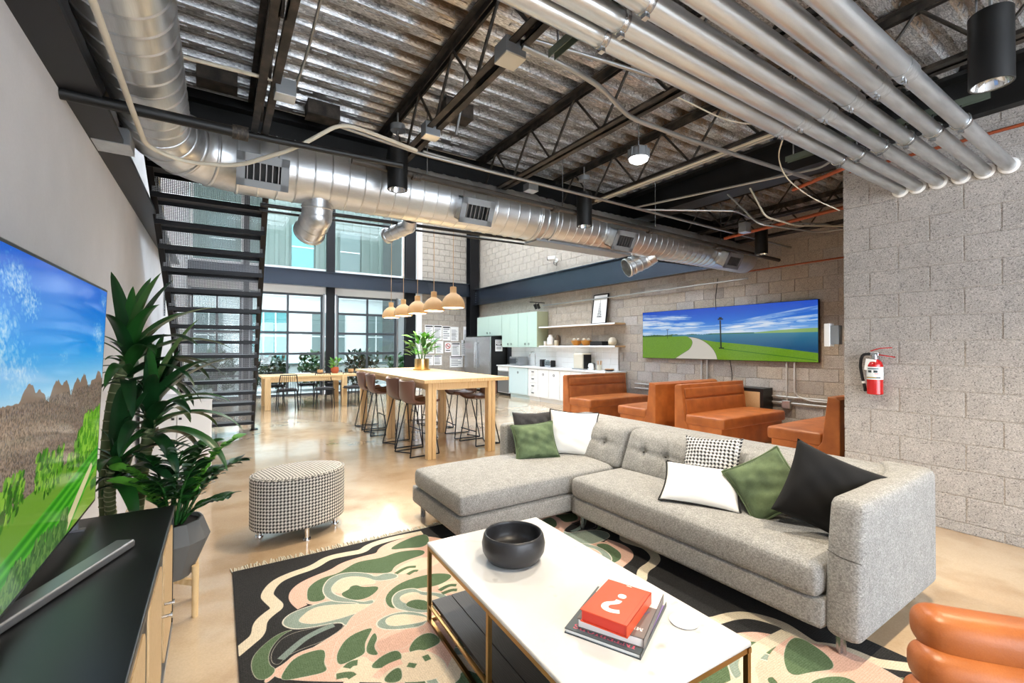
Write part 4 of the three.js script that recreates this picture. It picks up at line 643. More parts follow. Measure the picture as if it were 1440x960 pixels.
item('plate_stack', 'low stack of dark plates near the counter end', 'plates', 7.42, CY, -7.38, [['plate', lathe([[0, 0], [.07, 0], [.11, .02], [.11, .03], [0, .02]], 24), M.darkCeramic], ['plate', lathe([[0, .02], [.07, .02], [.105, .04], [.105, .05], [0, .04]], 24), M.tan]]);
{ const t = thing('security_camera', 'white security camera on the upper kitchen wall', 'camera', [7.74, 3.8, -9.69]); add('mount', [cyl(.06, .06, .03, 0, 0, 0, 16).rotateZ(PI / 2), rod(V(-.02, 0, 0), V(-.12, .02, 0), .02, 8)], M.white, t); add('body', [cyl(.06, .06, .2, 0, 0, 0, 20).rotateX(PI / 2).rotateY(.6).translate(-.16, .04, 0)], M.white, t); add('lens', cyl(.045, .05, .03, 0, 0, 0, 20).rotateX(PI / 2).rotateY(.6).translate(-.218, .04, -.1), M.blackPaint, t); add('cable', tube([[-.1, -.02, 0], [-.1, -.12, .02], [-.02, -.14, .05]], .007, 16, 6), M.darkFrame, t); }
{ const t = thing('track_spotlight', 'black twin spotlight on the wall above the mint cabinets', 'lamp', [7.5, 2.55, -10.25]); add('rail', b2(-.25, .25, .12, .14, -.02, .02), M.blackPaint, t); for (const z of [-.06, .08]) add('head', [cyl(.04, .04, .14, 0, 0, 0, 16).rotateZ(.5).translate(-.02, .02, z), rod(V(0, .06, z), V(0, .13, z), .008, 6)], M.blackPaint, t); }
// ---------- rug ----------
{
  const X0 = .09, X1 = 2.68, Z0 = -3.38, Z1 = .5, W = X1 - X0, H = Z1 - Z0, S = 420;
  const polys = [['pink',0,[30,63,27,49,32,40,40,36,52,33,59,27,73,25,84,26,88,17,101,12,121,12,136,34,114,100,82,146,70,158,7,118,15,111,30,104,44,98,47,89,39,71]],
['cream_s',7,[-4,91,2,85,7,80,8,69,13,63,18,59,15,49,13,41,19,28,29,23,42,21,52,12,65,13,75,15,81,8,98,5,122,7]],
['pink_s',6,[29,66,26,57,27,47,32,40,40,36,52,33,59,27,73,25,84,26,88,17,101,12,121,12]],
['green',0,[35,45,43,38,53,38,59,34,68,28,83,32,96,28,112,35,110,43,97,44,86,48,82,56,71,49,59,39,51,39,44,46,42,56,41,66,32,63,33,53]],
['green',0,[90,23,100,15,115,10,124,11,121,25,113,32,103,27]],
['sage',0,[42,50,48,40,59,39,70,48,72,55,79,53,85,59,83,64,71,61,66,51,57,45,51,47,46,54,46,62,52,71,58,79,64,79,63,84,58,82,50,76,44,69,41,60]],
['cream',0,[46,53,52,47,59,45,68,53,71,61,69,63,63,60,60,61,54,62,49,63,46,59]],
['green',0,[49,63,55,61,56,58,60,58,62,63,70,66,70,70,63,76,56,76,51,70]],
['sage',0,[18,74,22,69,30,67,43,67,46,71,58,80,51,88,50,96,44,96,44,91,29,88,22,85,18,79]],
['cream',0,[26,76,34,69,45,73,61,83,61,87,50,88,42,88,31,86,25,80]],
['pink',0,[50,88,63,84,68,75,78,66,84,65,82,73,71,79,67,87,67,95,57,97,46,100,38,106,35,115,32,123,30,121,31,112,20,109,15,112,8,119,6,118,9,112,15,110,20,105,30,105,36,105,44,98]],
['cream',0,[85,53,96,47,109,46,119,56,104,63,90,61,85,60]],
['green_s',3,[84,58,92,53,98,56]],
['green_s',3,[90,63,95,60,97,62]],
['green',0,[70,79,83,69,102,69,112,75,113,81,101,86,89,82,78,80,72,86,72,96,68,91]],
['sage',0,[73,83,79,78,88,80,89,86,97,92,101,98,99,105,85,110,73,98,71,92]],
['cream',0,[76,85,83,83,88,86,88,90,96,95,96,104,88,102,77,94]],
['green',0,[76,94,83,91,90,98,86,107,80,101]],
['cream',0,[99,86,105,84,119,87,114,100,102,99]],
['green_s',3,[99,91,106,88,110,91]],
['green_s',3,[99,95,105,94,108,96]],
['sage',0,[58,101,68,98,77,101,84,110,82,115,76,118,59,110]],
['cream',0,[63,101,71,100,83,111,82,115,74,113,63,109]],
['green',0,[2,99,8,90,16,84,23,85,17,86,10,96,9,107,12,112,8,117,3,114]],
['black',0,[11,97,18,87,35,90,44,92,44,97,33,103,24,103,16,105,13,110,10,106]],
['sage_s',4,[14,106,23,97,32,93,40,92]],
['green',0,[37,114,44,105,57,104,53,110,49,116,48,123,42,124,36,125,35,121]],
['green',0,[20,107,32,108,32,114,30,119,31,126,22,124,12,121,14,115]],
['pink',0,[53,119,56,115,63,113,73,116,80,121,71,125,67,128,63,129,54,127]],
['green',0,[49,118,56,108,56,115,52,120,53,128,48,124]],
['green',0,[65,131,72,124,80,124,82,134,75,136,66,135]],
['cream',0,[30,132,37,125,47,123,48,132,58,130,64,133,72,134,78,150,70,158,48,145]],
['green_s',4,[38,128,40,126,43,127]],
['green_s',4,[33,131,38,132,39,135]],
['green',0,[46,133,54,128,62,128,61,137,51,137]],
['green_s',4,[62,143,64,141]],
['green_s',4,[69,141,72,141]],
['pink_s',4,[47,141,52,137,60,137]],
['green',0,[48,145,54,140,59,140,56,150]]];
  const col = { cream: '#dccab0', pink: '#dfb6a2', green: '#566b4c', sage: '#8b998d', black: '#262524', cream_s: '#d9ccb2', pink_s: '#dfb6a2', green_s: '#566b4c', sage_s: '#7d8b83' };
  const draw = (c, mx, my, ox, oy, sc = 1, sparse = false) => { for (const [n, w, p] of polys) { c.beginPath(); const pt = []; for (let i = 0; i < p.length; i += 2) { const x = (p[i] / 100 * sc * mx + ox) * S, y = (p[i + 1] / 100 * sc * my + oy) * S; pt.push([x, y]); } const cl = !n.endsWith('_s'), N = pt.length, mid = (a, b) => [(a[0] + b[0]) / 2, (a[1] + b[1]) / 2]; if (cl) { const m0 = mid(pt[N - 1], pt[0]); c.moveTo(...m0); for (let i = 0; i < N; i++) c.quadraticCurveTo(...pt[i], ...mid(pt[i], pt[(i + 1) % N])); } else { c.moveTo(...pt[0]); for (let i = 1; i < N - 1; i++) c.quadraticCurveTo(...pt[i], ...mid(pt[i], pt[i + 1])); c.lineTo(...pt[N - 1]); } const k = col[n]; if (sparse && (n === 'cream' || n === 'green_s')) continue; if (n.endsWith('_s')) { c.strokeStyle = k; c.lineWidth = w / 100 * S * .95; c.lineJoin = 'round'; c.stroke(); } else { c.closePath(); c.fillStyle = k; c.fill(); c.strokeStyle = '#d8d2c2'; c.lineWidth = n === 'sage' ? 3 : 1; c.stroke(); } } };
  const map = canvasTex(Math.round(W * S), Math.round(H * S), (c, w, h) => {
    c.fillStyle = '#262524'; c.fillRect(0, 0, w, h);
    draw(c, 1, 1, .25, 1.0); draw(c, -1, 1, 2.5, 1.75, 1, true); draw(c, -1, -1, 2.62, 1.6, 1.0, true); draw(c, 1, 1, 1.1, 2.15); draw(c, 1, 1, .05, 2.5); draw(c, -1, 1, 1.6, 2.7); draw(c, 1, 1, 0.02, 0);
    const d = c.getImageData(0, 0, w, h), R = rng(77); for (let y = 0; y < h; y++) for (let x = 0; x < w; x++) { const i = (y * w + x) * 4, k = (R() - .5) * 34 + ((y & 3) === 0 ? -12 : 0) + ((x & 3) === 0 ? -8 : 0); d.data[i] += k; d.data[i + 1] += k; d.data[i + 2] += k; } c.putImageData(d, 0, 0);
  });
  const t = thing('area_rug', 'black rug woven with green, pink and cream cloud shapes under the coffee table', 'rug', [(X0 + X1) / 2, 0, (Z0 + Z1) / 2]);
  add('edge', b2(-W / 2, W / 2, .001, .011, -H / 2, H / 2), M.blackTrim, t);
  add('pile', flat(new THREE.PlaneGeometry(W - .006, H - .006)).rotateX(-PI / 2).translate(0, .0118, 0), std({ map, roughness: 1, bumpMap: T.fabricB, bumpScale: .002 }), t);
  const R = rng(8), fr = []; for (let x = -W / 2; x < W / 2; x += .011) for (const s of [-1, 1]) fr.push(rod(V(x, .006, s * H / 2), V(x + (R() - .5) * .03, .005, s * (H / 2 + .045 + R() * .04)), .0045, 4));
  stuff(add('fringe', fr, M.cream, t));
}
// ---------- sectional sofa ----------
{
  const t = thing('sectional_sofa', 'light grey tweed sectional sofa with a chaise and one rounded arm', 'sofa', [2.42, 0, -2.3]), ox = 2.42, oz = -2.3;
  const at = (g, x, y, z) => g.translate(x - ox, y, z - oz), bb = (x0, x1, y0, y1, z0, z1, r, n, f) => at(soft(x1 - x0, y1 - y0, z1 - z0, r, n, f), (x0 + x1) / 2, (y0 + y1) / 2, (z0 + z1) / 2);
  add('base', bb(2.36, 3.42, .12, .265, -2.77, -.99, .02), M.fabric, t); add('chaise_base', bb(1.40, 3.42, .12, .265, -3.72, -2.79, .02), M.fabric, t);
  const puff = (b) => (p, H) => { const q = Math.max(0, 1 - (p.x / H[0]) ** 4) * Math.max(0, 1 - (p.z / H[2]) ** 4); if (p.y > 0) p.y += b * q; };
  add('seat_cushion', bb(2.34, 3.12, .255, .415, -2.765, -1.0, .05, [18, 6, 24], puff(.03)), M.fabric, t);
  add('chaise_cushion', bb(1.39, 3.12, .265, .42, -3.66, -2.785, .045, [24, 6, 18], puff(.03)), M.fabric, t);
  add('backrest', bb(3.16, 3.45, .2, .735, -3.76, -.99, .06, [10, 8, 24]), M.fabric, t);
  add('end_bolster', bb(2.30, 3.3, .2, .70, -3.78, -3.66, .045, [12, 8, 6]), M.fabric, t);
  // arm: tapering slab whose top sweeps into the back
  add('armrest', bb(2.39, 3.45, .10, .735, -1.0, -.85, .045, [22, 16, 6], (p) => { const v = (p.y + .32) / .635; p.x += (p.x < 0 ? 1 : 0) * .07 * v * v; if (p.z < 0 && p.x > .1) p.z -= .12 * clamp((p.x - .1) / .4, 0, 1) ** 2 * clamp(v, 0, 1); if (v > .8) p.y += .02 * clamp((p.x + .2) / .7, 0, 1); }), M.fabric, t);
  add('arm_seam', tube([[2.405, .49, -.99], [2.40, .475, -.93], [2.405, .47, -.852]].map(([x, y, z]) => [x - ox + .012, y, z - oz]), .0016, 12, 5), M.piping, t);
  // tufted back cushions, leaning
  const tuft = (nz) => (p, H) => {
    if (p.x < 0) { let d = 0; for (let i = 1; i < nz; i++) { const z = -H[2] + i * 2 * H[2] / nz; d += .014 * Math.exp(-(((p.z - z) / .014) ** 2)); d += .03 * Math.exp(-(((p.z - z) / .035) ** 2) - ((p.y - .02) / .035) ** 2); } d += .012 * Math.exp(-(((p.y - .02) / .014) ** 2)); const q = Math.max(0, 1 - (p.y / H[1]) ** 4) * Math.max(0, 1 - (p.z / H[2]) ** 4); p.x += d * q - .03 * q; }
    p.x += (p.y + H[1]) * .42;
  };
  const backC = (z0, z1, nz) => { const o = add('back_cushion', bb(2.83, 3.0, .40, .745, z0, z1, .05, [6, 26, 46], tuft(nz)), M.fabric, t); const H = (z1 - z0) / 2, zc = (z0 + z1) / 2 - oz; for (let i = 1; i < nz; i++) add('tuft_button', flat(new THREE.SphereGeometry(.009, 8, 6)).translate(2.83 - ox + .07, .592, zc - H + i * 2 * H / nz), M.piping, o); };
  backC(-3.6, -2.73, 4); backC(-2.715, -1.86, 4); backC(-1.845, -1.04, 4);
  for (const [x, z] of [[1.47, -3.64], [1.47, -2.86], [2.42, -2.7], [2.46, -.95], [3.36, -3.66], [3.36, -.95]]) add('leg', [b2(x - .02 - ox, x + .02 - ox, .0, .12, z - .004 - oz, z + .004 - oz), b2(x - .004 - ox, x + .004 - ox, .0, .12, z - .02 - oz, z + .02 - oz), b2(x - .025 - ox, x + .025 - ox, .112, .12, z - .025 - oz, z + .025 - oz)], M.steel, t);
}
// ---------- cushions ----------
function pillowGeo(w, h, th, seed, wr = .01) {
  const N = 26, pos = [], idx = [], key = {}; const R = rng(seed), f = [R() * 6, R() * 6, R() * 6, 5 + R() * 5, 5 + R() * 5];
  const id = (s, i, j) => { const e = i === 0 || j === 0 || i === N || j === N, k = (e ? 0 : s) + ',' + i + ',' + j; if (key[k] !== undefined) return key[k]; const u = i / N * 2 - 1, v = j / N * 2 - 1; const x = u * w / 2 * (1 - .09 * (1 - v * v)), y = v * h / 2 * (1 - .09 * (1 - u * u)); let z = e ? 0 : s * th / 2 * Math.pow((1 - u * u) * (1 - v * v), .42); if (!e) z += wr * Math.sin(u * f[3] + v * 3 + f[0]) * Math.sin(v * f[4] + f[1]) * (1 - u * u) ** .5 * (1 - v * v) ** .5; pos.push(x, y, z); return key[k] = pos.length / 3 - 1; };
  for (const s of [1, -1]) for (let i = 0; i < N; i++) for (let j = 0; j < N; j++) { const a = id(s, i, j), b = id(s, i + 1, j), c = id(s, i + 1, j + 1), d = id(s, i, j + 1); s > 0 ? idx.push(a, b, c, a, c, d) : idx.push(a, c, b, a, d, c); }
  const g = new THREE.BufferGeometry(); g.setAttribute('position', new THREE.Float32BufferAttribute(pos, 3)); g.setIndex(idx); g.computeVertexNormals(); return muv(flat(g));
}
function pillow(label, m, w, h, th, p, [ry, rx, rz], seed, trim, wr) {
  const t = thing('throw_pillow', label, 'pillow', p); t.rotation.set(rx, ry, rz, 'YXZ'); add('cover', pillowGeo(w, h, th, seed, wr), m, t);
  if (trim) { const pts = []; for (let k = 0; k < 48; k++) { const s = k / 12, q = Math.floor(s), r = (s - q) * 2 - 1, [u, v] = [[r, -1], [1, r], [-r, 1], [-1, -r]][q]; pts.push([u * w / 2 * (1 - .09 * (1 - v * v)), v * h / 2 * (1 - .09 * (1 - u * u)), 0]); } add('edge_trim', tube(pts, trim[1], 96, 6, 'centripetal', true), trim[0], t); }
}
pillow('charcoal boucle pillow against the end of the sofa corner', M.boucle, .44, .40, .14, [2.55, .62, -3.53], [-.2, -.2, -.02], 1);
pillow('green velvet pillow leaning on the charcoal pillow', M.velvet, .40, .34, .13, [2.42, .585, -3.34], [-.4, -.5, .08], 2, [M.velvet, .006], .008);
pillow('white pillow with a dark edge in the sofa corner', M.whiteCloth, .46, .42, .13, [2.80, .63, -3.26], [-.72, -.28, -.06], 3, [M.blackTrim, .006], .006);
pillow('black and white houndstooth pillow in the middle of the sofa', M.houndS, .40, .38, .12, [2.84, .645, -1.87], [-1.42, -.5, .1], 4);
pillow('white lumbar pillow with a dark edge lying on the seat', M.whiteCloth, .48, .30, .11, [2.63, .545, -1.80], [-1.1, -.82, -.02], 5, [M.blackTrim, .007], .005);
pillow('green velvet pillow standing on its corner beside the black pillow', M.velvet, .36, .36, .12, [2.78, .61, -1.46], [-1.2, -.55, .62], 6, [M.velvet, .008], .007);
pillow('black velvet pillow tilted against the sofa arm', M.blackVelvet, .47, .43, .15, [2.80, .645, -1.13], [-.8, -.3, -.42], 7, null, .006);
// ---------- coffee table and what stands on it ----------
const tableTurn = -.036, TC = [1.245, 0, -1.555];
{
  const t = thing('coffee_table', 'white marble coffee table with a brass frame and dark wood shelf', 'table', TC, tableTurn);
  const w = .345, l = .67, f = .018;
  add('marble_top', b2(-w, w, .40, .42, -l, l, .008), M.marble, t);
  for (const s of [-1, 1]) for (const z of [-1, 1]) add('leg', b2(s * (w - .012) - f / 2, s * (w - .012) + f / 2, 0, .40, z * (l - .012) - f / 2, z * (l - .012) + f / 2), M.brass, t);
  for (const s of [-1, 1]) add('leg', b2(s * (w - .012) - f / 2, s * (w - .012) + f / 2, 0, .40, -f / 2, f / 2), M.brass, t);
  add('top_rail', [b2(-w + .004, w - .004, .382, .40, -l + .004, -l + .02), b2(-w + .004, w - .004, .382, .40, l - .02, l - .004), b2(-w + .004, -w + .02, .382, .40, -l, l), b2(w - .02, w - .004, .382, .40, -l, l)], M.brass, t);
  add('bottom_rail', [b2(-w + .004, w - .004, 0.012, .028, -l + .004, -l + .02), b2(-w + .004, w - .004, 0.012, .028, l - .02, l - .004), b2(-w + .004, -w + .02, 0.012, .028, -l, l), b2(w - .02, w - .004, 0.012, .028, -l, l)], M.brass, t);
  add('shelf_rail', [b2(-w + .004, w - .004, .09, .102, -l + .004, -l + .02), b2(-w + .004, -w + .02, .09, .102, -l, l), b2(w - .02, w - .004, .09, .102, -l, l)], M.brass, t);
  for (let i = 0; i < 6; i++) { const x0 = -w + .022 + i * .1075; add('shelf_plank', muv(b2(x0 + .001, x0 + .1055, .102, .12, -l + .02, l - .02, .002), i * .21, i * .37), M.ebony, t); }
}
{ const t = thing('round_bowl', 'matte black round bowl on the marble table', 'bowl', [1.2, .42, -1.83]); add('bowl', lathe([[0, 0], [.09, 0], [.125, .012], [.148, .05], [.152, .085], [.144, .12], [.138, .132], [.132, .132], [.128, .12], [.132, .08], [.11, .03], [0, .02]], 56), M.darkCeramic, t); }
function book(label, w, d, h, y, [x, z], turn, cover, page, topMap, inset = .004) {   // w along local x, d along local z, spine on the local +z side
  const t = thing('book', label, 'book', [x, y, z], turn, 'books stacked on the marble table');
  add('page_block', b2(-w / 2 + inset, w / 2 - inset, .003, h - .003, -d / 2 + inset, d / 2 - .004), page, t);
  add('cover', [b2(-w / 2, w / 2, 0, .003, -d / 2, d / 2), b2(-w / 2, w / 2, 0, h, d / 2 - .004, d / 2), b2(-w / 2, w / 2, h - .003, h, -d / 2, d / 2)], cover, t);
  if (topMap) add('cover_print', flat(new THREE.PlaneGeometry(w - .002, d - .002)).rotateX(-PI / 2).translate(0, h + .0004, 0), std({ map: topMap, roughness: .4 }), t);
  return t;
}
{
  const words = (W, H, bg, fn) => canvasTex(W, H, (c, w, h) => { c.fillStyle = bg; c.fillRect(0, 0, w, h); fn(c, w, h); });
  // covers read from the far side of the table, so they stand on their heads from the television side
  const m3 = words(680, 500, '#4a5357', (c, w, h) => { c.fillStyle = '#7f8cc0'; c.fillRect(w * .25, h - 52, w * .75, 52); c.fillStyle = '#9a86c0'; c.fillRect(w * .25, h - 30, w * .75, 30); c.fillStyle = '#d8d4d0'; c.fillRect(w - 60, 0, 60, h); c.save(); c.translate(56, h * .5); c.rotate(-PI / 2); c.fillStyle = '#d9586e'; c.font = 'bold 74px serif'; c.textAlign = 'center'; c.fillText('INTERIORS', 0, 24); c.restore(); });
  const m2 = words(600, 420, '#6b6461', (c, w, h) => { const g = c.createLinearGradient(w * .5, 0, w * .8, 0); c.fillStyle = '#e5d2d2'; c.fillRect(w * .62, 0, w * .38, h); c.save(); c.translate(60, h - 60); c.rotate(-PI / 2); c.fillStyle = '#f4f0ec'; c.font = 'bold 46px serif'; c.fillText('MID', -38, 40); c.restore(); c.save(); c.translate(w * .42, h - 30); c.rotate(-PI / 2); c.fillStyle = '#3a4f8a'; c.font = 'bold 64px serif'; c.fillText('AR', 0, 60); c.restore(); });
  const m1 = words(512, 360, '#e0502c', (c, w, h) => { c.fillStyle = '#f8f4f0'; c.save(); c.translate(w * .44, h * .5); c.rotate(PI / 2); c.font = 'bold 380px sans-serif'; c.textAlign = 'center'; c.textBaseline = 'middle'; c.rotate(PI); c.fillText('?', 0, 0); c.restore(); c.fillRect(w - 18, h * .45, 8, 44); c.strokeStyle = '#b83c20'; c.lineWidth = 3; c.beginPath(); c.moveTo(0, h - 26); c.lineTo(w, h - 26); c.stroke(); });
  book('dark grey art book with pink lettering at the bottom of the stack', .362, .272, .018, .42, [1.2685, -1.2175], .445, std({ color: 0x4a5357, roughness: .4 }), M.white, m3);
  book('thick grey book with white pages in the middle of the stack', .318, .236, .034, .438, [1.281, -1.207], .475, std({ color: 0x6b6461, roughness: .4 }), M.white, m2);
  book('thick orange-red book with a white question mark on top of the stack', .252, .172, .042, .472, [1.232, -1.187], .387, std({ color: 0xe0502c, roughness: .38 }), std({ color: 0xd63a2a, roughness: .6 }), m1);
}
solo('white_coaster', lathe([[0, 0], [.05, 0], [.052, .006], [0, .007]], 28).translate(1.46, .4205, -1.07), M.whiteGloss, 'thin white coaster beside the books', 'coaster');
// ---------- ottoman ----------
{
  const t = thing('ottoman', 'oval black and white houndstooth ottoman on short steel legs', 'ottoman', [.545, 0, -3.9], .2), A = .345, B = .255, N = 56, rows = [[.09, .93], [.094, .985], [.105, 1], [.44, 1], [.462, .99], [.472, .96], [.478, .9]];
  const pos = [], uv = [], idx = []; let per = 0; const ang = []; for (let i = 0; i <= N; i++) { const a = i / N * 2 * PI; ang.push(per); per += Math.hypot(A * Math.sin(a), B * Math.cos(a)) * 2 * PI / N; }
  rows.forEach(([y, s]) => { for (let i = 0; i <= N; i++) { const a = i / N * 2 * PI; pos.push(Math.cos(a) * A * s, y, Math.sin(a) * B * s); uv.push(ang[i], y + (1 - s) * .3); } });
  for (let j = 0; j + 1 < rows.length; j++) for (let i = 0; i < N; i++) { const a = j * (N + 1) + i, b = a + 1, c = a + N + 1, d = c + 1; idx.push(a, d, b, a, c, d); }
  const g = new THREE.BufferGeometry(); g.setAttribute('position', new THREE.Float32BufferAttribute(pos, 3)); g.setAttribute('uv', new THREE.Float32BufferAttribute(uv, 2)); g.setIndex(idx); g.computeVertexNormals();
  add('body', flat(g), M.hound, t);
  const top = lathe([[.0, .484], [.6, .483], [.9, .478], [.9, .47]], N); top.scale(A, 1, B); top.computeVertexNormals(); const p = top.attributes.position, u2 = new Float32Array(p.count * 2); for (let i = 0; i < p.count; i++) { u2[i * 2] = p.getX(i); u2[i * 2 + 1] = p.getZ(i); } top.setAttribute('uv', new THREE.BufferAttribute(u2, 2));
  add('top_panel', top, M.hound, t); const pts = []; for (let i = 0; i < 48; i++) { const a = i / 48 * 2 * PI; pts.push([Math.cos(a) * A * .99, .466, Math.sin(a) * B * .99]); } add('piping', tube(pts, .005, 96, 6, 'centripetal', true), M.hound, t);
  add('bottom_panel', (() => { const q = cyl(1, 1, .004, 0, 0, 0, 40); q.scale(A * .93, 1, B * .93); return q.translate(0, .09, 0); })(), M.blackTrim, t);
  for (const [x, z] of [[-.26, -.08], [-.02, .22], [.26, .06], [.02, -.22]]) { const l = add('leg', cyl(.018, .018, .09, x, .045, z, 16), M.chrome, t); add('foot', cyl(.027, .03, .012, x, .006, z, 16), M.steel, l); }
}
// ---------- console, television ----------
{
  const t = thing('media_console', 'black media console with rounded oak door panels', 'console', [-.385, 0, -1.72]);
  add('top', b2(-.215, .222, .665, .69, -.95, .95, .006), M.consoleTop, t); add('carcass', b2(-.21, .195, .12, .665, -.945, .945), M.consoleBody, t);
  add('end_frame', [b2(-.215, .218, .12, .665, -.95, -.93), b2(-.215, .218, .12, .665, .93, .95)], M.consoleBody, t); add('bottom_rail', b2(.19, .218, .12, .15, -.93, .93), M.silver, t);
  for (let i = 0; i < 4; i++) {
    const z0 = -.93 + i * .465, d = add('door', b2(.196, .212, .152, .663, z0 + .003, z0 + .462, .003), M.consoleBody, t);
    const s = new THREE.Shape(), a = -.19, b = .19, y0 = .185, y1 = .632, r = .06; s.moveTo(a + r, y0); s.lineTo(b - r, y0); s.quadraticCurveTo(b, y0, b, y0 + r); s.lineTo(b, y1 - r); s.quadraticCurveTo(b, y1, b - r, y1); s.lineTo(a + r, y1); s.quadraticCurveTo(a, y1, a, y1 - r); s.lineTo(a, y0 + r); s.quadraticCurveTo(a, y0, a + r, y0);
    const g = flat(new THREE.ExtrudeGeometry(s, { depth: .006, bevelEnabled: false })).rotateY(PI / 2).translate(.212, 0, z0 + .2325); add('oak_panel', muv(g, i * .2, .1), M.oak, d);
    add('knob', [rod(V(.216, .43, z0 + (i % 2 ? .05 : .415)), V(.245, .43, z0 + (i % 2 ? .05 : .415)), .006, 8), cyl(.011, .011, .006, 0, 0, 0, 12).rotateZ(PI / 2).translate(.248, .43, z0 + (i % 2 ? .05 : .415))], M.chrome, d);
  }
  for (const z of [-.85, 0, .85]) for (const x of [-.17, .17]) add('leg', cyl(.014, .012, .12, x, .06, z, 10), M.blackSteel, t);
}
const fieldTex = canvasTex(1280, 740, (c, w, h) => {
  const R = rng(21); let g = c.createLinearGradient(0, 0, 0, h * .45); g.addColorStop(0, '#0f63d8'); g.addColorStop(.6, '#2a9df0'); g.addColorStop(1, '#bfe4f4'); c.fillStyle = g; c.fillRect(0, 0, w, h);
  const cloud = (x, y, s, n) => { for (let i = 0; i < n * 9; i++) { const a = R() * 6.3, q = Math.pow(R(), .8); c.fillStyle = `rgba(250,250,248,${.06 + R() * .16})`; c.beginPath(); c.ellipse(x + (R() + R() + R() - 1.5) * s * 1.1, y + (R() + R() + R() - 1.5) * s * .55, s * (.02 + R() * .09), s * (.015 + R() * .05), R(), 0, 7); c.fill(); } };
  cloud(430, 60, 70, 60); cloud(520, 100, 60, 50); cloud(300, 190, 130, 110); cloud(60, 80, 150, 120); cloud(1180, 150, 60, 60); cloud(1240, 40, 50, 40); cloud(1220, 200, 50, 40); cloud(800, 225, 40, 14); cloud(500, 250, 90, 20);
  const ridge = (y0, amp, seed, col) => { const Q = rng(seed); c.fillStyle = col; c.beginPath(); c.moveTo(0, h); for (let x = 0; x <= w; x += 10) { let y = y0; y -= amp * (.5 * Math.abs(Math.sin(x / 70 + seed)) + .3 * Math.abs(Math.sin(x / 31 + seed * 2)) + .12 * Q()); c.lineTo(x, y); } c.lineTo(w, h); c.fill(); };
  ridge(h * .47, 80, 3, '#8d7868');
  for (let i = 0; i < 26000; i++) { const x = R() * w, y = h * (.43 + R() * .34), k = R(); c.fillStyle = k < .5 ? 'rgba(70,58,50,.5)' : k < .8 ? 'rgba(170,152,134,.5)' : 'rgba(110,104,110,.5)'; c.fillRect(x, y, 2 + R() * 3, 2 + R() * 5); }
  // undo speckle on the sky side of the ridge
  g = c.createLinearGradient(0, h * .66, 0, h); c.fillStyle = '#6f9c32'; c.beginPath(); c.moveTo(0, h * .74); c.lineTo(w, h * .70); c.lineTo(w, h); c.lineTo(0, h); c.fill();
  const tree = (x, y, s, k) => { for (let i = 0; i < 70; i++) { c.fillStyle = k[Math.floor(R() * k.length)]; c.beginPath(); c.ellipse(x + (R() - .5) * s, y - R() * s * 1.1, s * .1, s * .16, R(), 0, 7); c.fill(); } };
  for (let i = 0; i < 34; i++) tree(R() * w, h * (.72 + R() * .06), 40 + R() * 50, ['#3f7a1c', '#5c9a24', '#86b83a', '#2e5f1a']); for (let i = 0; i < 8; i++) tree(w * .83 + R() * w * .17, h * .72, 70 + R() * 40, ['#6fae2c', '#8cc43c', '#4f8f20']);
  c.save(); c.beginPath(); c.moveTo(0, h * .9); c.bezierCurveTo(w * .35, h * .86, w * .7, h * .8, w, h * .74); c.lineTo(w, h); c.lineTo(0, h); c.closePath(); c.clip(); c.fillStyle = '#3f9a22'; c.fillRect(0, 0, w, h); for (let i = 0; i < 9; i++) { c.strokeStyle = i % 2 ? '#2f861c' : '#58b22c'; c.lineWidth = 9; c.beginPath(); c.moveTo(0, h * (.9 + i * .02)); c.bezierCurveTo(w * .35, h * (.86 + i * .02), w * .7, h * (.8 + i * .018), w, h * (.74 + i * .016)); c.stroke(); } c.restore();
  c.fillStyle = '#d9cfa0'; c.beginPath(); c.moveTo(w * .93, h * .8); c.bezierCurveTo(w * .84, h * .85, w * .72, h * .93, w * .66, h); c.lineTo(w * .72, h); c.bezierCurveTo(w * .8, h * .93, w * .92, h * .86, w * .945, h * .82); c.fill(); c.fillStyle = '#7fa63a'; c.beginPath(); c.moveTo(w, h * .84); c.bezierCurveTo(w * .86, h * .9, w * .8, h * .96, w * .74, h); c.lineTo(w, h); c.fill();
  for (let i = 0; i < 30; i++) tree(w * (.3 + R() * .4), h * 1.0, 40 + R() * 30, ['#4f7a3a', '#6c9348', '#3d6330']); for (let i = 0; i < 10; i++) tree(w * (.94 + R() * .06), h * .93, 26, ['#4f7a3a', '#3d6330']);
});
function screenMat(map, k) { return std({ color: 0x050505, roughness: .12, emissive: 0xffffff, emissiveMap: map, emissiveIntensity: k }); }
{
  const t = thing('television', 'large flat television on the black console showing mountains and a golf course', 'television', [-.475, .738, -1.9]); t.rotation.z = -.035;
  add('panel', bx(.028, .96, 1.69, 0, .48, 0, .006), M.silver, t); add('bezel', bx(.006, .95, 1.68, .014, .48, 0, .002), M.screenBezel, t);
  add('screen', flat(new THREE.PlaneGeometry(1.655, .928)).rotateY(PI / 2).translate(.0176, .482, 0), screenMat(fieldTex, .6), t);
  for (const z of [-.6, .6]) add('foot', [b2(-.03, .03, -.047, -.04, z - .015, z + .015), b2(-.01, .01, -.047, .01, z - .012, z + .012)], M.silver, t);
  const l = new THREE.RectAreaLight(new THREE.Color(.6, .8, 1), .25, 1.65, .92); l.position.set(.03, .48, 0); l.rotation.set(0, -PI / 2, 0); t.add(l);
  const s = solo('soundbar', bx(.065, .028, .72, 0, .014, 0, .008), M.silver, 'slim grey soundbar lying askew on the console', 'soundbar'); s.position.set(-.425, .691, -1.88); s.rotation.y = -.41;
}
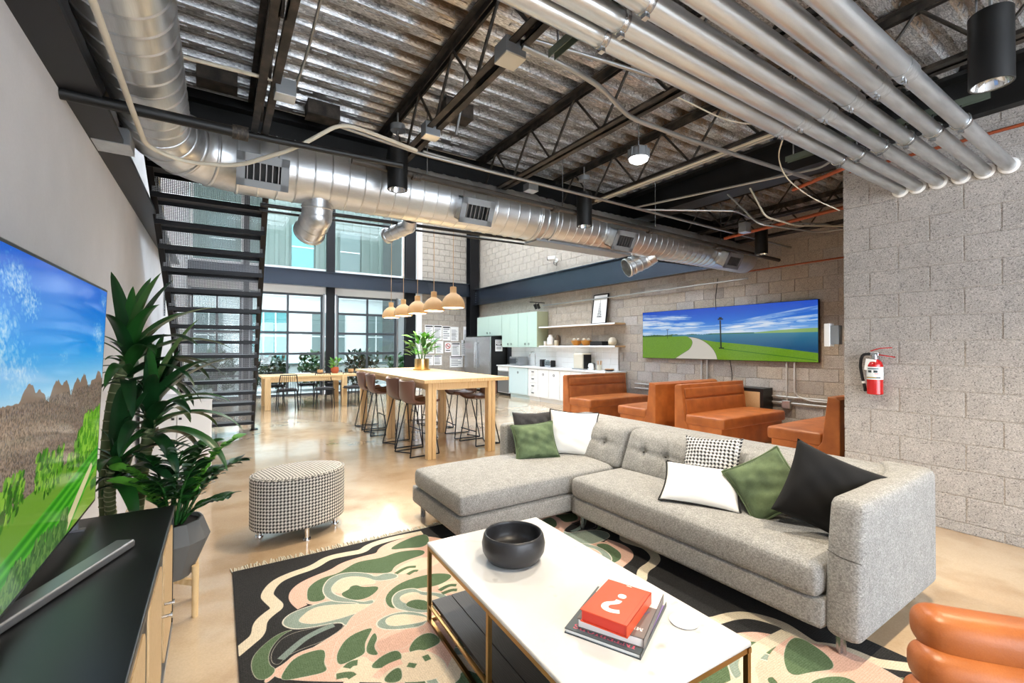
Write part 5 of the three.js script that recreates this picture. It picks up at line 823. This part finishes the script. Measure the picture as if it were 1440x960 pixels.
// ---------- plants by the console ----------
const straps = {};
function strapLeaf(L, W, v) {   // long arching strap leaf leaving the origin toward +z
  const key = L + ',' + v; if (straps[key]) return straps[key];
  const [p0, p1] = [[1.35, .9], [1.1, .1], [.85, -.6], [.6, -1.05], [.25, -1.3]][v], n = 14, nu = 4, pos = [], uv = [], idx = []; let y = 0, z = 0;
  for (let j = 0; j <= n; j++) { const t = j / n, p = lerp(p0, p1, Math.pow(t, 1.1)), w = W / 2 * Math.min(1, .35 + t * 3) * Math.pow(Math.max(0, 1 - Math.pow(t, 3)), .8) + .0006; for (let i = 0; i <= nu; i++) { const s = i / nu * 2 - 1, f = Math.abs(s) * w * .35; pos.push(s * w, y + f * Math.cos(p), z - f * Math.sin(p)); uv.push(i / nu, t); } y += Math.sin(p) * L / n; z += Math.cos(p) * L / n; }
  for (let j = 0; j < n; j++) for (let i = 0; i < nu; i++) { const a = j * (nu + 1) + i, b = a + 1, c = a + nu + 1, d = c + 1; idx.push(a, c, d, a, d, b); }
  const g = new THREE.BufferGeometry(); g.setAttribute('position', new THREE.Float32BufferAttribute(pos, 3)); g.setAttribute('uv', new THREE.Float32BufferAttribute(uv, 2)); g.setIndex(idx); g.computeVertexNormals(); return straps[key] = g;
}
{
  const t = thing('dracaena_plant', 'tall dark green dracaena with ringed canes behind the console', 'plant', [-.44, 0, -3.3]), R = rng(33);
  add('pot', lathe([[0, 0], [.11, 0], [.15, .3], [.14, .3], [.13, .26], [0, .26]], 28), M.ceramicGrey, t); add('soil', cyl(.13, .13, .01, 0, .265, 0, 20), M.soil, t);
  const canes = [[[-.05, .26, .0], [-.07, .7, .02], [-.03, 1.2, .03], [.03, 1.38, .05], .026], [[.06, .26, .04], [.08, .6, .06], [.12, .95, .08], [.13, 1.08, .1], .028], [[0, .26, -.05], [-.04, .55, .05], [-.02, .8, .14], [0, .86, .16], .024]];
  for (const [a, b, c, d, r] of canes) { const cv = new THREE.CatmullRomCurve3([V(...a), V(...b), V(...c), V(...d)]); const o = add('cane', sweep(cv, () => r, 24, 12), M.trunk, t); const gs = []; for (let i = 1; i < 22; i++) gs.push(ring(cv.getPointAt(i / 22), cv.getTangentAt(i / 22), r - .001, .003, .006)); add('leaf_scars', gs, M.trunkRing, o); }
  const crown = (cx, cy, cz, n, L, up) => { for (let i = 0; i < n; i++) { const a = i * 2.4 + R() * .5, k = i / n, o = add('leaf', strapLeaf(L, .074, Math.min(4, Math.floor(k * 5))), R() < .7 ? M.leaf : M.leafB, t); o.position.set(cx, cy + .02 - k * .2, cz); o.rotation.set(0, a, (R() - .5) * .25, 'YXZ'); const dx = Math.sin(a); o.scale.setScalar((.8 + R() * .4) * (dx < -.25 ? .42 : 1)); } };
  crown(.03, 1.40, .05, 38, .46, 1); crown(.13, 1.10, .1, 36, .46, 1); crown(0, .86, .16, 26, .38, 1);
}
{
  const t = thing('zz_plant', 'glossy zz plant in a faceted grey planter on a wooden stand', 'plant', [-.2, 0, -3.06]), R = rng(44);
  const pl = flat(new THREE.LatheGeometry([[0, .2], [.09, .2], [.175, .4], [.14, .5], [.13, .5], [.13, .47], [0, .47]].map(([x, y]) => new THREE.Vector2(x, y)), 12)); pl.computeVertexNormals(); add('planter', pl, M.ceramicGrey, t); add('soil', cyl(.13, .13, .01, 0, .475, 0, 16), M.soil, t);
  for (let i = 0; i < 4; i++) { const a = i * PI / 2 + .75; add('stand_leg', cyl(.017, .015, .27, Math.cos(a) * .15, .135, Math.sin(a) * .15, 14), M.pine, t); } add('stand_cross', [bar(V(Math.cos(.75) * .15, .18, Math.sin(.75) * .15), V(-Math.cos(.75) * .15, .18, -Math.sin(.75) * .15), .02, .03), bar(V(Math.cos(.75 + PI / 2) * .15, .18, Math.sin(.75 + PI / 2) * .15), V(-Math.cos(.75 + PI / 2) * .15, .18, -Math.sin(.75 + PI / 2) * .15), .02, .03)], M.pine, t);
  const lg = leafGeo(.09, .05, .25, .2, .9), dirs = [[.34, .3, -.1], [.3, .46, .1], [.26, .16, .16], [.05, .42, .12], [-.1, .4, .1], [-.2, .34, .05], [.12, .36, .2], [.16, .4, -.16], [0, .44, -.1], [-.16, .3, .16], [.2, .28, .02], [-.05, .3, .22]];
  dirs.forEach(([dx, dy, dz], k) => {
    const cv = new THREE.QuadraticBezierCurve3(V(dx * .15, .47, dz * .15), V(dx * .35, .47 + dy * .8, dz * .35), V(dx, .47 + dy, dz)); const st = add('stem', sweep(cv, (q) => lerp(.009, .004, q), 10, 7), M.leafB, t);
    for (let i = 0; i < 20; i++) { const q = .25 + i / 20 * .75, p = cv.getPoint(q), tg = cv.getTangent(q), s = i % 2 ? 1 : -1, o = add('leaflet', lg, k % 4 === 1 ? M.leafL : R() < .5 ? M.leaf : M.leafB, st); o.position.copy(p); const side = V().crossVectors(tg, V(0, 1, 0)).normalize().multiplyScalar(s), d = side.multiplyScalar(.85).addScaledVector(tg, .6).normalize(); o.quaternion.setFromRotationMatrix(new THREE.Matrix4().lookAt(d, V(0, 0, 0), V(0, 1, 0))); o.rotateZ((R() - .5) * .8); o.scale.setScalar(.8 + R() * .4); }
  });
}
// ---------- leather booths ----------
function booth(x, z, turn, label) {
  const t = thing('booth_bench', label, 'bench', [x, 0, z], turn, 'tan leather booth benches'), L = 1.64;
  const ext = (pts, l, b = .012) => prism(pts, l - 2 * b, b).translate(0, 0, b).rotateY(PI / 2).scale(1, 1, -1).translate(-l / 2, 0, 0);
  const fixed = (g) => { const p = g.attributes.position, n = g.attributes.normal, u = g.attributes.uv; for (let i = 0; i < p.count; i += 3) for (const a of [p, n, u]) { const k = a.itemSize, q = a.array.slice((i + 1) * k, (i + 2) * k); a.array.copyWithin((i + 1) * k, (i + 2) * k, (i + 3) * k); a.array.set(q, (i + 2) * k); } return muv(g); };
  const E = (pts, l) => fixed(ext(pts, l)); // shape x is local z
  add('seat_base', b2(-L / 2 + .02, L / 2 - .02, 0, .33, -.1, .44, .01), M.leather, t);
  add('seat_cushion', soft(L, .15, .62, .035, [20, 5, 14], (p, H) => { if (p.y > 0) p.y += .018 * (1 - (p.x / H[0]) ** 4) * (1 - (p.z / H[2]) ** 4); }).translate(0, .385, .18), M.leather, t);
  add('back_shell', E([[-.30, 0], [-.30, .85], [-.27, .87], [-.2, .87], [-.14, .36], [-.1, .3], [-.1, 0]], L), M.leather, t);
  add('back_pad', soft(L - .1, .27, .05, .02, [18, 8, 4]).rotateX(-.12).translate(0, .53, -.155), M.leather, t);
  add('head_roll', soft(L - .1, .15, .055, .024, [18, 6, 4]).rotateX(-.12).translate(0, .755, -.178), M.leather, t);
  add('plinth', b2(-L / 2 + .05, L / 2 - .05, -.0, .05, -.28, .4), M.blackTrim, t);
}
booth(6.59, -6.71, 0, 'tan leather booth bench standing in front of the kitchen counter end');
booth(6.52, -5.0, PI, 'tan leather booth bench showing its plain back beside the next booth');
booth(6.59, -4.08, 0, 'bright tan leather booth bench under the wide wall screen facing the pier');
booth(6.59, -2.54, PI, 'tan leather booth bench partly hidden behind the block pier');
{ const t = thing('black_cabinet', 'small black cabinet with a rounded cane panel beside the booth', 'cabinet', [7.58, 0, -4.18]); add('body', b2(-.15, .15, .08, .77, -.23, .23, .006), M.consoleBody, t); for (const y of [.24, .58]) add('cane_panel', soft(.01, .26, .36, .004, [3, 6, 8]).translate(-.153, y, 0), M.oak, t); for (const [x, z] of [[-.12, -.2], [.12, -.2], [-.12, .2], [.12, .2]]) add('leg', cyl(.012, .01, .08, x, .04, z, 8), M.blackSteel, t); }
// ---------- wide wall screen ----------
{
  const map = canvasTex(1800, 515, (c, w, h) => {
    const R = rng(9), g = c.createLinearGradient(0, 0, 0, h * .58); g.addColorStop(0, '#0b47c4'); g.addColorStop(.55, '#2f7ee0'); g.addColorStop(1, '#dfeef6'); c.fillStyle = g; c.fillRect(0, 0, w, h);
    const streak = (x, y, l, t, a, sl) => { for (let i = 0; i < 60; i++) { const px = x + (R() - .5) * l, py = y + (px - x) * sl + (R() - .5) * t; c.fillStyle = `rgba(252,252,252,${a * R()})`; c.beginPath(); c.ellipse(px, py, 40 + R() * 120, 2 + R() * 7, sl, 0, 7); c.fill(); } };
    streak(250, 70, 700, 50, .35, .05); streak(300, 160, 900, 60, .55, .02); streak(900, 190, 1700, 50, .5, 0); streak(1450, 170, 800, 50, .5, -.08); streak(1500, 110, 700, 40, .25, -.14); streak(150, 120, 500, 40, .5, .06); streak(900, 235, 1800, 30, .4, 0);
    c.fillStyle = '#2f5a2c'; c.beginPath(); c.moveTo(0, 272); for (let x = 0; x <= 900; x += 12) c.lineTo(x, 258 + Math.sin(x / 37) * 4 + R() * 6); c.lineTo(900, 285); c.lineTo(0, 285); c.fill(); c.fillStyle = '#8bb06a'; c.beginPath(); c.moveTo(1250, 262); c.quadraticCurveTo(1500, 236, 1800, 232); c.lineTo(1800, 268); c.lineTo(1250, 270); c.fill(); c.fillStyle = '#4a7a52'; c.fillRect(860, 256, 420, 12);
    const s = c.createLinearGradient(0, 265, 0, 430); s.addColorStop(0, '#3d7f9c'); s.addColorStop(1, '#0f4a78'); c.fillStyle = s; c.fillRect(400, 266, 1400, 180);
    c.fillStyle = '#6c981c'; c.beginPath(); c.moveTo(0, 280); c.lineTo(560, 278); c.quadraticCurveTo(820, 330, 900, 340); c.quadraticCurveTo(1300, 370, 1800, 440); c.lineTo(1800, h); c.lineTo(0, h); c.fill();
    for (let i = 0; i < 9000; i++) { const x = R() * w, y = 290 + R() * 225; const d = c.getImageData ? 1 : 1; c.fillStyle = R() < .5 ? 'rgba(140,190,50,.4)' : 'rgba(70,110,20,.4)'; if (y > 300 + Math.max(0, x - 560) * .115) c.fillRect(x, y, 5, 2); }
    c.fillStyle = '#cfc8bc'; c.beginPath(); c.moveTo(590, 290); c.quadraticCurveTo(690, 330, 600, 420); c.lineTo(430, h); c.lineTo(920, h); c.quadraticCurveTo(900, 400, 770, 330); c.quadraticCurveTo(700, 292, 600, 288); c.fill(); c.strokeStyle = '#4a5a30'; c.lineWidth = 4; c.stroke();
    c.strokeStyle = '#15181c'; c.lineWidth = 15; c.beginPath(); c.moveTo(958, 400); c.lineTo(950, 130); c.stroke(); c.fillStyle = '#15181c'; c.fillRect(925, 112, 54, 14); c.fillRect(936, 100, 30, 12); c.fillRect(936, 396, 52, 12); c.lineWidth = 5; c.beginPath(); c.moveTo(338, 300); c.lineTo(338, 205); c.stroke(); c.fillRect(320, 202, 36, 5);
    c.strokeStyle = '#2d6a12'; c.lineWidth = 6; c.beginPath(); c.moveTo(980, 410); c.lineTo(1790, 500); c.stroke();
  });
  const t = thing('wall_screen', 'very wide wall screen showing a path beside blue water', 'screen', [7.69, 1.695, -4.945]);
  add('panel', bx(.05, .975, 3.41, .012, 0, 0, .006), M.screenBezel, t); add('screen', flat(new THREE.PlaneGeometry(3.395, .96)).rotateY(-PI / 2).translate(-.0142, 0, 0), screenMat(map, .58), t); { const l = new THREE.RectAreaLight(new THREE.Color(.65, .85, 1), .2, 3.39, .95); l.position.set(-.03, 0, 0); l.rotation.set(0, PI / 2, 0); t.add(l); } add('mount', [b2(.035, .06, -.3, .3, -1.0, -.8), b2(.035, .06, -.3, .3, .8, 1.0)], M.blackSteel, t);
}
// conduits and boxes on the right wall
[[[[7.715, 1.21, -5.26], [7.715, .2, -5.26]], 'left one of the twin grey conduits under the wide screen'], [[[7.715, 1.21, -5.14], [7.715, .2, -5.14]], 'right one of the twin grey conduits under the wide screen'], [[[7.715, 1.21, -3.72], [7.715, .58, -3.72]], 'straight conduit dropping from the screen to the grey wall box'], [[[7.715, 1.21, -3.6], [7.715, .68, -3.6], [7.715, .61, -3.4], [7.715, .61, -2.3]], 'bent conduit sweeping sideways below the screen']].forEach(([p, l]) => solo('wall_conduit', pipe(p, .014, 10, .12), M.wallPipe, l, 'conduit'));
for (const [y, l] of [[.64, 'upper horizontal conduit behind the booths'], [.545, 'lower horizontal conduit behind the booths']]) solo('wall_conduit', rod(V(7.715, y, -6.9), V(7.715, y, -2.2), .014, 10), M.wallPipe, l, 'conduit');
{ const t = thing('outlet_box', 'grey metal outlet box on the wall conduits', 'box', [7.70, .52, -3.72]); add('box', bx(.05, .13, .13, 0, 0, 0, .006), M.greyBox, t); add('cover', bx(.006, .12, .12, -.028, 0, 0, .003), M.galvSmooth, t); }
solo('screen_cable', tube([[7.735, 1.21, -4.7], [7.73, .9, -4.66], [7.735, .6, -4.72]], .006, 20, 6), M.blackTrim, 'black cable hanging below the wide screen', 'cable');
{ const t = thing('access_panel', 'white wall panel box on the end of the block pier', 'panel', [4.93, 1.56, -1.93]); add('cover', bx(.10, .22, .05, .0, 0, -.06, .006), M.white, t); add('base', bx(.08, .18, .07, 0, 0, 0, .004), M.greyBox, t); }
// ---------- fire extinguisher ----------
{
  const t = thing('fire_extinguisher', 'red fire extinguisher hanging on the block pier', 'extinguisher', [4.795, 1.035, -1.585]);
  add('cylinder', lathe([[0, 0], [.052, 0], [.058, .006], [.058, .25], [.05, .28], [.03, .3], [.022, .305], [0, .305]], 32), M.red, t);
  const lab = std({ map: canvasTex(512, 220, (c, w, h) => { c.fillStyle = '#e6ecee'; c.fillRect(0, 0, w, h); c.fillStyle = '#3b5a66'; for (let k = 0; k < 2; k++) { const o = k * 256; c.fillRect(o + 60, 24, 130, 20); c.fillStyle = '#26343c'; c.fillRect(o + 80, 60, 40, 40); c.fillRect(o + 140, 60, 40, 40); c.fillStyle = '#c03030'; c.fillRect(o + 150, 112, 40, 10); c.fillStyle = '#303a40'; c.fillRect(o + 40, 176, 170, 22); c.fillStyle = '#d8c040'; c.fillRect(o + 48, 180, 120, 8); c.fillStyle = '#3b5a66'; } }), roughness: .35 });
  add('label', flat(new THREE.CylinderGeometry(.0588, .0588, .11, 32, 1, true)).translate(0, .185, 0), lab, t);
  add('valve', [cyl(.02, .024, .05, 0, .32, 0, 16), bx(.03, .035, .06, 0, .35, 0, .005)], M.steel, t);
  add('lever', [bar(V(0, .375, -.03), V(0, .40, .04), .022, .008), bar(V(0, .40, .04), V(0, .405, .12), .022, .008)], M.red, t); add('carry_handle', bar(V(0, .35, 0), V(0, .325, .14), .022, .008), M.red, t);
  add('hose', tube([[0, .35, -.03], [-.01, .34, -.08], [0, .26, -.105], [0, .16, -.095], [0, .06, -.075], [0, .02, -.07]], .012, 40, 10), M.rubber, t); add('hose_tip', rod(V(0, .11, -.083), V(0, .09, -.08), .016, 12), M.white, t);
  add('inspection_tag', b2(-.045, -.042, .2, .3, -.095, -.02).rotateX(.15), M.paper, t); add('wall_hook', bx(.03, .05, .03, .045, .3, 0, .003), M.steel, t);
}
// ---------- leather armchair ----------
{
  const t = thing('armchair', 'tan leather armchair with horizontal channel tufting near the sofa arm', 'chair', [1.81, 0, -.135], -.99);
  const W = .74;
  for (let i = 0; i < 5; i++) { const y = .675 - i * .084, z = i * .024 + (i ? .012 : 0), w = W + i * .035; add('back_channel', soft(w, .122, .13, .05, [30, 12, 12], (p, H) => { const q = Math.abs(p.x / H[0]); p.z += .03 * q * q - .03 * q ** 8; }).translate(0, y, z - .02), M.leather, t); }
  add('back_shell', shell((u, v) => V((u - .5) * W * .93, .26 + v * .41, -.025 + (1 - v) * .12 + .05 * ((u - .5) * 2) ** 2), 10, 8, .03), M.leather, t);
  for (let i = 0; i < 5; i++) add('seat_channel', soft(W, .11, .115, .045, [14, 6, 6]).translate(0, .37, .2 + i * .108), M.leather, t);
  add('seat_frame', b2(-W / 2 + .03, W / 2 - .03, .27, .31, .1, .68, .01), M.blackSteel, t);
  for (const x of [-1, 1]) for (const z of [.14, .64]) add('leg', rod(V(x * .3, .28, z), V(x * .33, 0, z + (z < .3 ? -.06 : .05)), .012, 10), M.blackSteel, t);
}
renderer.render(scene, camera);
